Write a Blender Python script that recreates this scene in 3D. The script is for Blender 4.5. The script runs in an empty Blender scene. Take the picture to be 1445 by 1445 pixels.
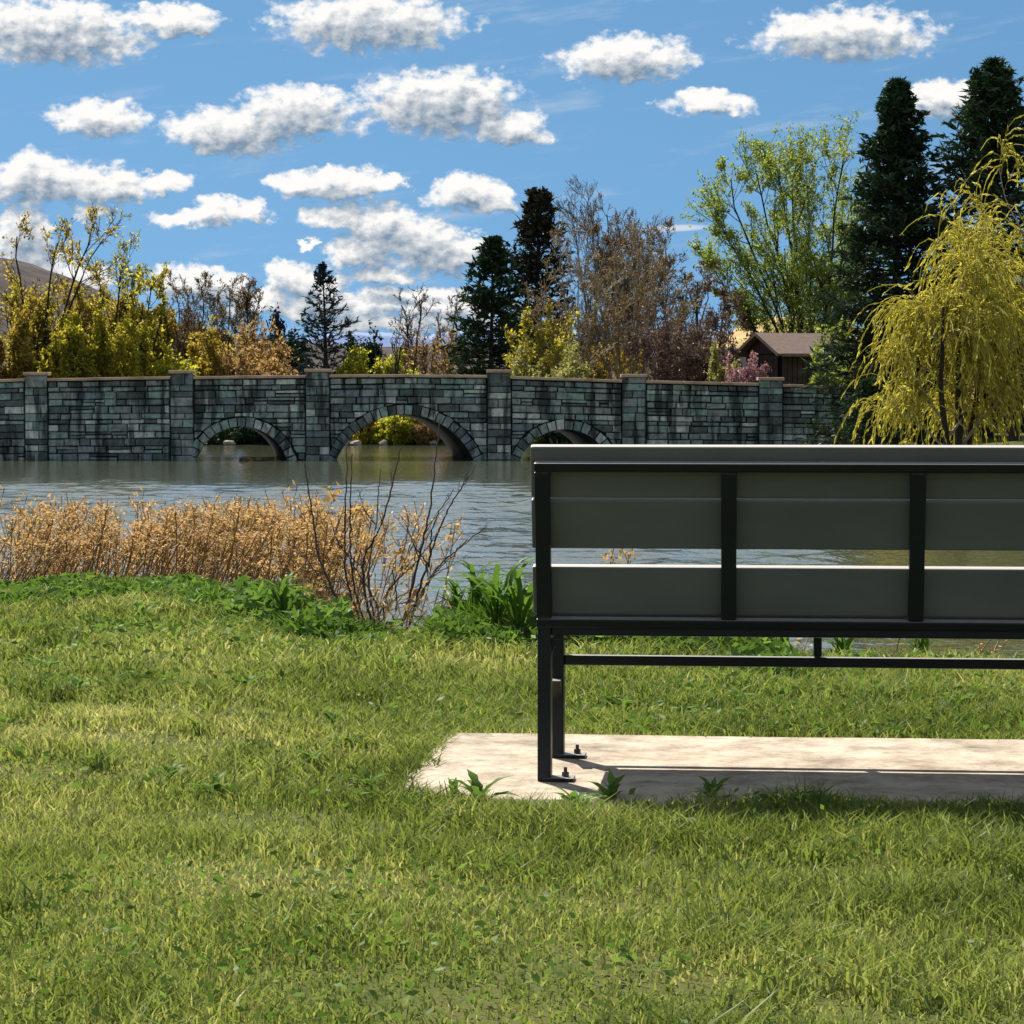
import bpy, math, random
import numpy as np
R = math.radians
sc = bpy.context.scene
col = sc.collection

# ------------------------------------------------------------------ camera
F = 3630.0                       # focal length in photograph pixels (1445 px wide)
PITCH = math.atan(162.5 / F)
EYE = 1.0
cam = bpy.data.cameras.new('camera'); camo = bpy.data.objects.new('camera', cam); col.objects.link(camo)
camo.location = (0, 0, EYE); camo.rotation_euler = (math.pi/2 - PITCH, 0, 0)
cam.sensor_width = 36.0; cam.lens = 36.0 * F / 1445.0
cam.clip_start = 0.1; cam.clip_end = 20000
sc.camera = camo

# ------------------------------------------------------------------ light, exposure
SUN_EL, SUN_AZ = R(52), R(-29)   # azimuth from straight ahead (+Y), negative = left
SUN_STRENGTH, SKY_STRENGTH, EXPOSURE = 5.0, 0.075, 0.95
CLOUD_WHITE = 6.9
sc.view_settings.view_transform = 'Standard'; sc.view_settings.look = 'None'
sc.view_settings.gamma = 1.0; sc.view_settings.use_curve_mapping = False
sc.view_settings.exposure = EXPOSURE
sun = bpy.data.lights.new('sun', 'SUN'); sun.energy = SUN_STRENGTH; sun.angle = R(0.5); sun.color = (1.0, 0.93, 0.82)
suno = bpy.data.objects.new('sun', sun); col.objects.link(suno)
suno.rotation_euler = (-(math.pi/2 - SUN_EL), 0, 0)
from mathutils import Vector
sdir = Vector((math.sin(SUN_AZ)*math.cos(SUN_EL), math.cos(SUN_AZ)*math.cos(SUN_EL), math.sin(SUN_EL)))
suno.rotation_euler = sdir.to_track_quat('Z', 'Y').to_euler()
suno.location = (-20, 40, 60)

def nm(nt, op, a, b=None, c=None, clamp=False):
    n = nt.nodes.new('ShaderNodeMath'); n.operation = op; n.use_clamp = clamp
    for i, v in enumerate((a, b, c)):
        if v is None: continue
        if isinstance(v, (int, float)): n.inputs[i].default_value = v
        else: nt.links.new(v, n.inputs[i])
    return n.outputs[0]

def maprange(nt, v, a, b, c=0.0, d=1.0, smooth=True):
    n = nt.nodes.new('ShaderNodeMapRange'); n.interpolation_type = 'SMOOTHSTEP' if smooth else 'LINEAR'
    nt.links.new(v, n.inputs[0])
    for i, x in enumerate((a, b, c, d)): n.inputs[1+i].default_value = x
    return n.outputs[0]

def combine(nt, x, y, z=0.0):
    n = nt.nodes.new('ShaderNodeCombineXYZ')
    for i, v in enumerate((x, y, z)):
        if isinstance(v, (int, float)): n.inputs[i].default_value = v
        else: nt.links.new(v, n.inputs[i])
    return n.outputs[0]

def noise(nt, vec, scale, detail=3, rough=0.5, out=0, dist=0.0):
    n = nt.nodes.new('ShaderNodeTexNoise'); n.inputs['Scale'].default_value = scale
    n.inputs['Detail'].default_value = detail; n.inputs['Roughness'].default_value = rough
    n.inputs['Distortion'].default_value = dist
    if vec is not None: nt.links.new(vec, n.inputs['Vector'])
    return n.outputs[out]

def mixcol(nt, fac, a, b, mode='MIX'):
    n = nt.nodes.new('ShaderNodeMix'); n.data_type = 'RGBA'; n.blend_type = mode
    if isinstance(fac, (int, float)): n.inputs[0].default_value = fac
    else: nt.links.new(fac, n.inputs[0])
    for i, v in ((6, a), (7, b)):
        if isinstance(v, tuple): n.inputs[i].default_value = (*v[:3], 1)
        else: nt.links.new(v, n.inputs[i])
    return n.outputs[2]

def ramp(nt, fac, stops):
    n = nt.nodes.new('ShaderNodeValToRGB'); nt.links.new(fac, n.inputs[0])
    e = n.color_ramp.elements
    while len(e) < len(stops): e.new(0.5)
    for k, (p, c) in enumerate(stops):
        e[k].position = p; e[k].color = (*c[:3], 1)
    return n.outputs[0]

# cumulus: each entry is azimuth/elevation of one puff, in photograph pixels (1 px = 1/3630 rad)
PUFFS = [  # cx, cy, rx, ry
 (60,262,90,34),(150,268,70,26),(225,262,45,16),(40,335,38,40),(55,385,60,36),(110,395,60,22),(140,303,26,11),
 (262,312,42,13),(305,298,36,22),(350,304,34,14),
 (430,262,45,20),(490,262,62,22),(545,258,30,14),
 (485,310,55,22),(540,318,60,28),(515,358,50,28),(590,345,62,40),(635,362,48,24),(665,348,32,14),
 (655,272,52,24),(700,284,28,16),(433,347,15,6),
 (268,398,56,22),(320,408,40,18),(415,395,38,22),(450,404,40,20),(540,392,52,11),(590,418,90,14),(470,432,120,20),(630,440,70,16),
 (360,425,60,18),(560,458,120,14),
 (330,190,90,34),(420,165,80,40),(150,175,70,24),(620,150,110,46),(720,185,60,22),(90,60,120,44),(520,40,130,40),(880,90,90,30),(1000,150,60,18),
 (250,40,60,20),(1180,60,120,36),(1330,150,70,26),
]
world = bpy.data.worlds.new('World'); sc.world = world; world.use_nodes = True
nt = world.node_tree; nt.nodes.clear()
def vmath(t, op, *args):
    n = t.nodes.new('ShaderNodeVectorMath'); n.operation = op
    for i, v in enumerate(args):
        if isinstance(v, tuple): n.inputs[i].default_value = v
        else: t.links.new(v, n.inputs[i])
    return n.outputs['Value'] if op == 'DOT_PRODUCT' else n.outputs[0]
def field_group(name, near):
    g = bpy.data.node_groups.new(name, 'ShaderNodeTree')
    g.interface.new_socket('U', in_out='INPUT', socket_type='NodeSocketFloat')
    g.interface.new_socket('V', in_out='INPUT', socket_type='NodeSocketFloat')
    g.interface.new_socket('D', in_out='OUTPUT', socket_type='NodeSocketFloat')
    gi = g.nodes.new('NodeGroupInput'); go = g.nodes.new('NodeGroupOutput')
    U0, V0 = gi.outputs[0], gi.outputs[1]
    gen = noise(g, combine(g, nm(g, 'MULTIPLY', U0, 1/300), nm(g, 'MULTIPLY', V0, 1/170), 0.0), 1.0, 4, 0.55)
    gen = nm(g, 'MULTIPLY', nm(g, 'SUBTRACT', gen, 0.43), 7.0)
    fine = noise(g, combine(g, nm(g, 'MULTIPLY', U0, 1/22), nm(g, 'MULTIPLY', V0, 1/16), 9.1), 1.0, 6 if near else 3, 0.6)
    e = gen
    if near:
        wc = noise(g, combine(g, nm(g, 'MULTIPLY', U0, 1/46), nm(g, 'MULTIPLY', V0, 1/34), 3.7), 1.0, 5, 0.6, out=1)
        Pw = vmath(g, 'MULTIPLY_ADD', vmath(g, 'SUBTRACT', wc, (0.5, 0.5, 0.5)), (84.0, 54.0, 0.0), combine(g, U0, V0, 0.0))
        q = None
        for cx, cy, rx, ry in PUFFS:
            rx, ry = rx*1.22, ry*1.22
            w = vmath(g, 'MULTIPLY_ADD', Pw, (1.0/rx, 1.0/ry, 0.0), (-cx/rx, -cy/ry, 0.0))
            d = vmath(g, 'DOT_PRODUCT', w, w)
            q = d if q is None else nm(g, 'SMOOTH_MIN', q, d, 0.35)
        e = nm(g, 'MAXIMUM', nm(g, 'SUBTRACT', 1.0, q), -3.0)
        wout = nm(g, 'MAXIMUM', maprange(g, V0, 40.0, -60.0), maprange(g, nm(g, 'ABSOLUTE', nm(g, 'SUBTRACT', U0, 722.0)), 760.0, 840.0))
        gen = nm(g, 'SUBTRACT', gen, nm(g, 'MULTIPLY', nm(g, 'SUBTRACT', 1.0, wout), 6.0))
        e = nm(g, 'MAXIMUM', e, gen)
    D = nm(g, 'ADD', e, nm(g, 'MULTIPLY', nm(g, 'SUBTRACT', fine, 0.5), 1.8))
    g.links.new(D, go.inputs[0]); return g
NEAR, FAR = field_group('cloud_field_ahead', True), field_group('cloud_field_all_round', False)

tc = nt.nodes.new('ShaderNodeTexCoord')
vn = nt.nodes.new('ShaderNodeVectorMath'); vn.operation = 'NORMALIZE'; nt.links.new(tc.outputs['Generated'], vn.inputs[0])
sx = nt.nodes.new('ShaderNodeSeparateXYZ'); nt.links.new(vn.outputs[0], sx.inputs[0])
az = nm(nt, 'ARCTAN2', sx.outputs[0], sx.outputs[1]); el = nm(nt, 'ARCSINE', sx.outputs[2])
Uw = nm(nt, 'MULTIPLY_ADD', az, F, 722.0); Vw = nm(nt, 'MULTIPLY_ADD', el, -F, 560.0)
def field(grp, u, v):
    n = nt.nodes.new('ShaderNodeGroup'); n.node_tree = grp
    nt.links.new(u, n.inputs[0]); nt.links.new(v, n.inputs[1]); return n.outputs[0]
sky = nt.nodes.new('ShaderNodeTexSky'); sky.sky_type = 'NISHITA'; sky.sun_disc = False
sky.sun_elevation = SUN_EL; sky.sun_rotation = SUN_AZ
sky.air_density = 1.0; sky.dust_density = 0.3; sky.ozone_density = 2.5; sky.altitude = 1400
zl = nm(nt, 'MULTIPLY_ADD', nm(nt, 'MAXIMUM', sx.outputs[2], 0.0), 0.76, 0.24)   # skip the pale lowest haze band
nt.links.new(combine(nt, sx.outputs[0], sx.outputs[1], zl), sky.inputs[0])
hs = nt.nodes.new('ShaderNodeHueSaturation'); hs.inputs['Hue'].default_value = 0.485; hs.inputs['Saturation'].default_value = 1.12; hs.inputs['Value'].default_value = 0.78
nt.links.new(sky.outputs[0], hs.inputs['Color'])
# thin high streak cloud
cir = noise(nt, combine(nt, nm(nt, 'MULTIPLY', Uw, 1/160), nm(nt, 'MULTIPLY', nm(nt, 'MULTIPLY_ADD', Uw, 0.12, Vw), 1/26), 5.5), 1.0, 4, 0.55)
cirm = nm(nt, 'MULTIPLY', maprange(nt, cir, 0.52, 0.85), 0.32)
su = nm(nt, 'MULTIPLY', nm(nt, 'SUBTRACT', Uw, 950.0), 1/62); sv = nm(nt, 'MULTIPLY', nm(nt, 'SUBTRACT', nm(nt, 'MULTIPLY_ADD', Uw, 0.03, Vw), 352.5), 1/6.0)
streak = nm(nt, 'MULTIPLY', maprange(nt, nm(nt, 'SUBTRACT', 1.0, nm(nt, 'MULTIPLY_ADD', su, su, nm(nt, 'MULTIPLY', sv, sv))), 0.0, 1.0), 0.75)
thin = nm(nt, 'MAXIMUM', cirm, streak)
c1 = mixcol(nt, thin, hs.outputs[0], (0.8*CLOUD_WHITE, 0.82*CLOUD_WHITE, 0.84*CLOUD_WHITE))
def cloud_bg(grp):
    d0 = field(grp, Uw, Vw); d1 = field(grp, nm(nt, 'ADD', Uw, -9.0), nm(nt, 'ADD', Vw, -13.0))
    cover = maprange(nt, d0, 0.0, 0.7)
    d2 = field(grp, nm(nt, 'ADD', Uw, -5.0), nm(nt, 'ADD', Vw, -30.0))
    thick = maprange(nt, d2, -0.2, 1.1)        # how much cloud lies above: the bases turn grey
    lit = nm(nt, 'ADD', nm(nt, 'MULTIPLY', nm(nt, 'SUBTRACT', d0, d1), 0.55), nm(nt, 'MULTIPLY_ADD', thick, -0.72, 0.94), clamp=True)
    cc = mixcol(nt, lit, (0.20*CLOUD_WHITE, 0.29*CLOUD_WHITE, 0.40*CLOUD_WHITE), (CLOUD_WHITE, 0.985*CLOUD_WHITE, 0.96*CLOUD_WHITE))
    bg = nt.nodes.new('ShaderNodeBackground'); nt.links.new(mixcol(nt, cover, c1, cc), bg.inputs[0]); bg.inputs[1].default_value = SKY_STRENGTH
    return bg.outputs[0]
# the named clouds lie low ahead; everywhere else the same kind of cloud is scattered by noise
inwin = nm(nt, 'MULTIPLY', nm(nt, 'LESS_THAN', nm(nt, 'ABSOLUTE', nm(nt, 'SUBTRACT', Uw, 722.0)), 860.0), nm(nt, 'GREATER_THAN', Vw, -70.0))
ms = nt.nodes.new('ShaderNodeMixShader'); nt.links.new(inwin, ms.inputs[0])
nt.links.new(cloud_bg(FAR), ms.inputs[1]); nt.links.new(cloud_bg(NEAR), ms.inputs[2])
wo = nt.nodes.new('ShaderNodeOutputWorld'); nt.links.new(ms.outputs[0], wo.inputs[0])
world.cycles.sampling_method = 'MANUAL'; world.cycles.sample_map_resolution = 512
sc.cycles.max_bounces = 6; sc.cycles.diffuse_bounces = 2; sc.cycles.glossy_bounces = 3; sc.cycles.transmission_bounces = 3

# ------------------------------------------------------------------ helpers
CP, SP = math.cos(PITCH), math.sin(PITCH)
def at(px, py, Y):
    cx, cy = (px-722.5)/F, -(py-722.5)/F
    d = (cx, cy*SP + CP, cy*CP - SP); s = Y/d[1]
    return (d[0]*s, Y, EYE + d[2]*s)
def gp(px, py, z=0.0):
    cx, cy = (px-722.5)/F, -(py-722.5)/F
    d = (cx, cy*SP + CP, cy*CP - SP); s = (z-EYE)/d[2]
    return (d[0]*s, d[1]*s, z)
def smooth(t):
    t = np.clip(t, 0, 1); return t*t*(3-2*t)

def tag(o, label=None, cat=None, group=None, kind=None):
    if label: o['label'] = label
    if cat: o['category'] = cat
    if group: o['group'] = group
    if kind: o['kind'] = kind
    return o
def link(name, data, parent=None, loc=None):
    o = bpy.data.objects.new(name, data); col.objects.link(o)
    if parent: o.parent = parent
    if loc is not None: o.location = loc
    return o
def empty(name, loc, label, cat, group=None, rz=0.0):
    o = link(name, None, loc=loc); o.rotation_euler.z = rz; o.empty_display_size = 0.2
    return tag(o, label, cat, group)

def mk_mesh(name, V, Fs, mats, smooth_=False, tint=None, midx=None):
    """V (n,3); Fs list of integer arrays (m,k)."""
    V = np.asarray(V, dtype=np.float32).reshape(-1, 3)
    if not (isinstance(Fs, list) and isinstance(Fs[0], np.ndarray)): Fs = [Fs]
    Fs = [np.asarray(f, dtype=np.int32) for f in Fs if len(f)]
    me = bpy.data.meshes.new(name)
    me.vertices.add(len(V)); me.vertices.foreach_set('co', V.ravel())
    loops = np.concatenate([f.ravel() for f in Fs]); counts = np.concatenate([np.full(len(f), f.shape[1], dtype=np.int32) for f in Fs])
    starts = np.concatenate(([0], np.cumsum(counts)[:-1])).astype(np.int32)
    me.loops.add(len(loops)); me.loops.foreach_set('vertex_index', loops)
    me.polygons.add(len(counts)); me.polygons.foreach_set('loop_start', starts)
    if smooth_: me.polygons.foreach_set('use_smooth', np.ones(len(counts), dtype=bool))
    for m in (mats if isinstance(mats, list) else [mats]): me.materials.append(m)
    if midx is not None: me.polygons.foreach_set('material_index', np.asarray(midx, dtype=np.int32))
    if tint is not None:
        a = me.attributes.new('tint', 'FLOAT', 'POINT'); a.data.foreach_set('value', np.asarray(tint, dtype=np.float32))
    me.update(calc_edges=True)
    return me

class Poly:
    """small collector for boxes and polygons -> one mesh"""
    def __init__(s): s.v = []; s.f = []
    def add(s, vs, fs):
        o = len(s.v); s.v += [tuple(v) for v in vs]; s.f += [tuple(i+o for i in f) for f in fs]
    def box(s, c, d, rot=None):
        x, y, z = d[0]/2, d[1]/2, d[2]/2
        vs = [Vector((a*x, b*y, e_*z)) for a in (-1, 1) for b in (-1, 1) for e_ in (-1, 1)]
        if rot is not None: vs = [rot @ v for v in vs]
        vs = [v + Vector(c) for v in vs]
        s.add(vs, [(0,1,3,2),(4,6,7,5),(0,4,5,1),(2,3,7,6),(0,2,6,4),(1,5,7,3)])
    def build(s, name, mat, parent=None, bevel=0.0, seg=2, loc=None, smooth_=False):
        me = bpy.data.meshes.new(name); me.from_pydata(s.v, [], s.f); me.update()
        if bevel:
            import bmesh
            bm = bmesh.new(); bm.from_mesh(me)
            bmesh.ops.recalc_face_normals(bm, faces=bm.faces)
            bmesh.ops.bevel(bm, geom=list(bm.edges), offset=bevel, segments=seg, affect='EDGES', profile=0.6)
            bm.to_mesh(me); bm.free()
        if smooth_:
            for p in me.polygons: p.use_smooth = True
        me.materials.append(mat)
        return link(name, me, parent, loc)

def newmat(name):
    m = bpy.data.materials.new(name); m.use_nodes = True
    t = m.node_tree; t.nodes.clear()
    o = t.nodes.new('ShaderNodeOutputMaterial'); return m, t, o

def surf(name, cols, scale=6.0, rough=0.7, bump=0.3, bump_scale=30.0, bump_dist=0.01, spec=0.4, metallic=0.0, stretch=(1,1,1), detail=5, coat=0.0, top_highlight=0.0):
    m, t, o = newmat(name)
    tcn = t.nodes.new('ShaderNodeTexCoord'); mp = t.nodes.new('ShaderNodeMapping'); mp.inputs['Scale'].default_value = stretch
    gm = t.nodes.new('ShaderNodeNewGeometry'); t.links.new(gm.outputs['Position'], mp.inputs['Vector'])
    n = noise(t, mp.outputs[0], scale, detail, 0.6)
    c = ramp(t, n, [(0.28 + 0.44*i/max(1, len(cols)-1), cc_) for i, cc_ in enumerate(cols)])
    b = t.nodes.new('ShaderNodeBsdfPrincipled'); t.links.new(c, b.inputs['Base Color'])
    b.inputs['Roughness'].default_value = rough; b.inputs['Metallic'].default_value = metallic
    b.inputs['Specular IOR Level'].default_value = spec; b.inputs['Coat Weight'].default_value = coat
    if top_highlight:     # sunlit highlight painted into the colour of upward faces
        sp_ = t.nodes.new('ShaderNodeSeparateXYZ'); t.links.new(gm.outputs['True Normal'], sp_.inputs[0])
        t.links.new(mixcol(t, nm(t, 'MULTIPLY', maprange(t, sp_.outputs[2], 0.75, 0.97), top_highlight), c, (0.46, 0.43, 0.40)), b.inputs['Base Color'])
    if bump:
        bn = t.nodes.new('ShaderNodeBump'); bn.inputs['Strength'].default_value = bump; bn.inputs['Distance'].default_value = bump_dist
        t.links.new(noise(t, mp.outputs[0], bump_scale, 4, 0.6), bn.inputs['Height']); t.links.new(bn.outputs[0], b.inputs['Normal'])
    t.links.new(b.outputs[0], o.inputs[0]); return m

def leafmat(name, cols, transl=0.58, clump=0.6, clump_amt=0.35, gloss=0.02):
    m, t, o = newmat(name)
    at_ = t.nodes.new('ShaderNodeAttribute'); at_.attribute_name = 'tint'
    gm = t.nodes.new('ShaderNodeNewGeometry')
    n = noise(t, gm.outputs['Position'], clump, 3, 0.6)
    f = nm(t, 'ADD', nm(t, 'MULTIPLY', at_.outputs['Fac'], 1-clump_amt), nm(t, 'MULTIPLY', maprange(t, n, 0.3, 0.7, smooth=False), clump_amt))
    c = ramp(t, f, [(i/max(1, len(cols)-1), cc_) for i, cc_ in enumerate(cols)])
    d = t.nodes.new('ShaderNodeBsdfDiffuse'); tr = t.nodes.new('ShaderNodeBsdfTranslucent')
    t.links.new(c, d.inputs[0])
    t.links.new(mixcol(t, 1.0, c, (1.0, 1.0, 0.75), 'MULTIPLY'), tr.inputs[0])
    mx = t.nodes.new('ShaderNodeMixShader'); mx.inputs[0].default_value = transl
    t.links.new(d.outputs[0], mx.inputs[1]); t.links.new(tr.outputs[0], mx.inputs[2])
    gl = t.nodes.new('ShaderNodeBsdfGlossy'); gl.inputs['Roughness'].default_value = 0.45
    mx2 = t.nodes.new('ShaderNodeMixShader'); mx2.inputs[0].default_value = gloss
    t.links.new(mx.outputs[0], mx2.inputs[1]); t.links.new(gl.outputs[0], mx2.inputs[2])
    t.links.new(mx2.outputs[0], o.inputs[0]); return m

# ---- materials
M = {}
M['ground'] = surf('ground_soil', [(0.035,0.045,0.012),(0.07,0.085,0.02),(0.10,0.09,0.035)], 3.0, 0.95, 0.6, 40, 0.02, 0.1)
M['hill_left'] = surf('hill_brush', [(0.012,0.012,0.016),(0.04,0.032,0.034),(0.10,0.075,0.05)], 0.11, 0.95, 0.0, spec=0.1, detail=8)
M['hill_tan'] = surf('hill_dry_grass', [(0.16,0.12,0.05),(0.30,0.22,0.10),(0.42,0.30,0.15)], 0.09, 0.95, 0.0, spec=0.1, stretch=(0.4,1,3))
M['mountain'] = surf('mountain_haze_blue', [(0.07,0.11,0.24),(0.11,0.16,0.30),(0.40,0.45,0.54)], 0.003, 0.95, 0.0, spec=0.1, stretch=(0.5,1,3))  # distance haze painted in as blue base colour; palest tone is snow
M['trunk_dark'] = surf('dark_bark', [(0.022,0.018,0.014),(0.06,0.048,0.036)], 8, 0.9, 0.5, 30, 0.02, 0.2)
M['trunk_brown'] = surf('brown_bark', [(0.07,0.05,0.032),(0.16,0.115,0.075)], 6, 0.9, 0.5, 30, 0.02, 0.2)
M['trunk_pale'] = surf('pale_bark', [(0.20,0.15,0.09),(0.42,0.33,0.21)], 5, 0.85, 0.4, 30, 0.02, 0.2)
M['trunk_grey'] = surf('grey_bark', [(0.09,0.085,0.085),(0.22,0.20,0.19)], 5, 0.85, 0.4, 30, 0.02, 0.2)
M['twig_purple'] = surf('purple_brown_bark', [(0.075,0.045,0.04),(0.17,0.11,0.095)], 5, 0.9, 0.3, 30, 0.02, 0.2)
M['lf_yellow'] = leafmat('yellow_green_leaves', transl=0.7, cols=[(0.178,0.149,0.023),(0.397,0.357,0.040),(0.714,0.655,0.099)])
M['lf_bright'] = leafmat('bright_yellow_green_leaves', transl=0.7, cols=[(0.159,0.159,0.016),(0.397,0.397,0.039),(0.608,0.582,0.079)])
M['lf_olive'] = leafmat('olive_leaves', transl=0.68, cols=[(0.131,0.099,0.023),(0.351,0.264,0.044),(0.615,0.482,0.111)])
M['lf_tan'] = leafmat('tan_brown_leaves', [(0.149,0.091,0.034),(0.365,0.232,0.100),(0.596,0.397,0.199)])
M['lf_lime'] = leafmat('fresh_green_leaves', [(0.099,0.132,0.026),(0.248,0.314,0.059),(0.496,0.562,0.148)])
M['lf_dark'] = leafmat('dark_green_needles', [(0.009,0.022,0.013),(0.022,0.050,0.022),(0.055,0.094,0.033)], 0.15)
M['lf_darkbrown'] = leafmat('brownish_green_needles', [(0.012,0.014,0.01),(0.03,0.032,0.018),(0.10,0.075,0.045)], 0.12)
M['lf_spruce'] = leafmat('blue_green_needles', [(0.008,0.018,0.022),(0.02,0.04,0.05),(0.05,0.085,0.10)], 0.12)
M['lf_blue'] = leafmat('dark_blue_green_leaves', [(0.008,0.012,0.035),(0.018,0.028,0.07)], 0.15)
M['lf_purple'] = leafmat('purple_brown_buds', [(0.06,0.035,0.03),(0.14,0.09,0.075),(0.26,0.18,0.14)], 0.3)
M['lf_pink'] = leafmat('pink_blossom', [(0.20,0.08,0.12),(0.42,0.22,0.28),(0.6,0.4,0.42)], 0.35)
M['lf_willow'] = leafmat('willow_leaves', [(0.20,0.18,0.02),(0.52,0.47,0.07),(0.78,0.70,0.20)], 0.55, 0.9, 0.3)
M['lf_pale'] = leafmat('pale_green_leaves', [(0.110,0.110,0.033),(0.286,0.286,0.099),(0.484,0.462,0.198)])
M['lf_buds'] = leafmat('brown_buds', [(0.081,0.057,0.029),(0.211,0.146,0.081),(0.390,0.276,0.146)], 0.3)
M['grass'] = leafmat('lawn_grass_blades', [(0.045,0.07,0.014),(0.16,0.215,0.045),(0.30,0.335,0.095),(0.60,0.54,0.28)], 0.52, 1.3, 0.4, 0.015)
M['tallgrass'] = leafmat('bank_grass_blades', [(0.025,0.065,0.010),(0.09,0.18,0.025),(0.20,0.32,0.05)], 0.5, 2.0, 0.3, 0.015)
M['weedleaf'] = leafmat('broad_weed_leaves', [(0.04,0.09,0.016),(0.11,0.20,0.035),(0.22,0.34,0.08)], 0.5, 3.0, 0.3, 0.012)
M['drystem'] = leafmat('dry_weed_stems', [(0.07,0.04,0.02),(0.26,0.17,0.09),(0.55,0.42,0.27)], 0.2, 2.0, 0.2, 0.01)
M['dryhead'] = leafmat('dry_seed_heads', [(0.24,0.125,0.05),(0.58,0.37,0.17),(0.80,0.60,0.36)], 0.45, 2.5, 0.3, 0.01)
M['twig'] = surf('dark_twig_bark', [(0.035,0.022,0.02),(0.09,0.06,0.05)], 20, 0.7, 0.3, 60, 0.002, 0.3)
M['coping'] = surf('sandstone_coping', [(0.22,0.15,0.10),(0.42,0.31,0.22),(0.5,0.38,0.28)], 1.2, 0.9, 0.4, 14, 0.02, 0.2)
M['frame'] = surf('dark_painted_steel', [(0.0035,0.006,0.009),(0.006,0.011,0.015)], 9, 0.42, 0.12, 260, 0.001, 0.3, top_highlight=0.55)
M['slat'] = surf('grey_green_recycled_plank', [(0.078,0.086,0.086),(0.098,0.106,0.104),(0.125,0.13,0.126)], 5, 0.42, 0.10, 90, 0.002, 0.5, stretch=(0.35,1,1), top_highlight=0.9)
M['bolt'] = surf('dull_bolt_steel', [(0.03,0.03,0.03),(0.08,0.075,0.07)], 30, 0.5, 0.2, 100, 0.001, 0.5, metallic=0.6)
M['roof'] = surf('brown_shingle_roof', [(0.11,0.075,0.065),(0.16,0.115,0.10)], 4, 0.9, 0.3, 20, 0.02, 0.2)
M['shed'] = surf('dark_brown_boards', [(0.035,0.022,0.02),(0.08,0.055,0.05)], 3, 0.85, 0.4, 25, 0.01, 0.2, stretch=(3,3,0.4))
M['fascia'] = surf('brown_fascia', [(0.14,0.09,0.075),(0.22,0.15,0.12)], 3, 0.8, 0.3, 25, 0.01, 0.2)
M['palewall'] = surf('pale_panel', [(0.30,0.33,0.31),(0.42,0.44,0.41)], 1.5, 0.8, 0.2, 20, 0.01, 0.3)
M['rock'] = surf('shore_rock', [(0.14,0.12,0.09),(0.32,0.28,0.22)], 3, 0.9, 0.6, 14, 0.03, 0.2)
M['darkrock'] = surf('wet_dark_rock', [(0.02,0.02,0.02),(0.06,0.055,0.05)], 6, 0.5, 0.6, 14, 0.03, 0.4)

def stone_mat(name, a, b):
    m, t, o = newmat(name)
    gm = t.nodes.new('ShaderNodeNewGeometry')
    n = noise(t, gm.outputs['Position'], 5.0, 6, 0.65)
    c = ramp(t, n, [(0.3, a), (0.55, b), (0.75, tuple(min(1, x*1.35) for x in b))])
    # rain streaks running down from the coping, and black algae patches
    mp = t.nodes.new('ShaderNodeMapping'); mp.inputs['Scale'].default_value = (2.6, 1.0, 0.42); t.links.new(gm.outputs['Position'], mp.inputs[0])
    s = noise(t, mp.outputs[0], 1.0, 5, 0.62)
    c = mixcol(t, nm(t, 'MULTIPLY', maprange(t, s, 0.47, 0.62), 0.88), c, (0.022, 0.028, 0.028))
    b_ = t.nodes.new('ShaderNodeBsdfPrincipled'); t.links.new(c, b_.inputs['Base Color']); b_.inputs['Roughness'].default_value = 0.85
    b_.inputs['Specular IOR Level'].default_value = 0.25
    bn = t.nodes.new('ShaderNodeBump'); bn.inputs['Strength'].default_value = 0.9; bn.inputs['Distance'].default_value = 0.05
    t.links.new(noise(t, gm.outputs['Position'], 7.0, 6, 0.65), bn.inputs['Height']); t.links.new(bn.outputs[0], b_.inputs['Normal'])
    t.links.new(b_.outputs[0], o.inputs[0]); return m
STONES = [stone_mat('bridge_stone_dark', (0.05,0.062,0.056), (0.11,0.135,0.125)),
          stone_mat('bridge_stone_grey', (0.13,0.155,0.145), (0.26,0.30,0.275)),
          stone_mat('bridge_stone_teal', (0.12,0.18,0.16), (0.25,0.34,0.30)),
          stone_mat('bridge_stone_pale', (0.28,0.31,0.28), (0.52,0.56,0.50)),
          stone_mat('bridge_stone_blue', (0.08,0.11,0.115), (0.17,0.22,0.225))]
M['mortar'] = surf('dark_mortar', [(0.010,0.012,0.013),(0.03,0.034,0.035)], 4, 0.95, 0.4, 20, 0.02, 0.1)

def concrete_mat():
    m, t, o = newmat('weathered_concrete')
    gm = t.nodes.new('ShaderNodeNewGeometry')
    n = noise(t, gm.outputs['Position'], 7.0, 9, 0.72)
    c = ramp(t, n, [(0.30, (0.15,0.12,0.09)), (0.44, (0.30,0.25,0.19)), (0.55, (0.42,0.355,0.28)), (0.72, (0.52,0.45,0.37))])
    s = noise(t, gm.outputs['Position'], 38.0, 6, 0.75)
    c = mixcol(t, nm(t, 'MULTIPLY', maprange(t, s, 0.54, 0.70), 0.55), c, (0.11,0.09,0.07))
    b_ = t.nodes.new('ShaderNodeBsdfPrincipled'); t.links.new(c, b_.inputs['Base Color']); b_.inputs['Roughness'].default_value = 0.9
    b_.inputs['Specular IOR Level'].default_value = 0.2
    bn = t.nodes.new('ShaderNodeBump'); bn.inputs['Strength'].default_value = 0.5; bn.inputs['Distance'].default_value = 0.006
    t.links.new(noise(t, gm.outputs['Position'], 60, 6, 0.7), bn.inputs['Height']); t.links.new(bn.outputs[0], b_.inputs['Normal'])
    t.links.new(b_.outputs[0], o.inputs[0]); return m
M['concrete'] = concrete_mat()

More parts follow.
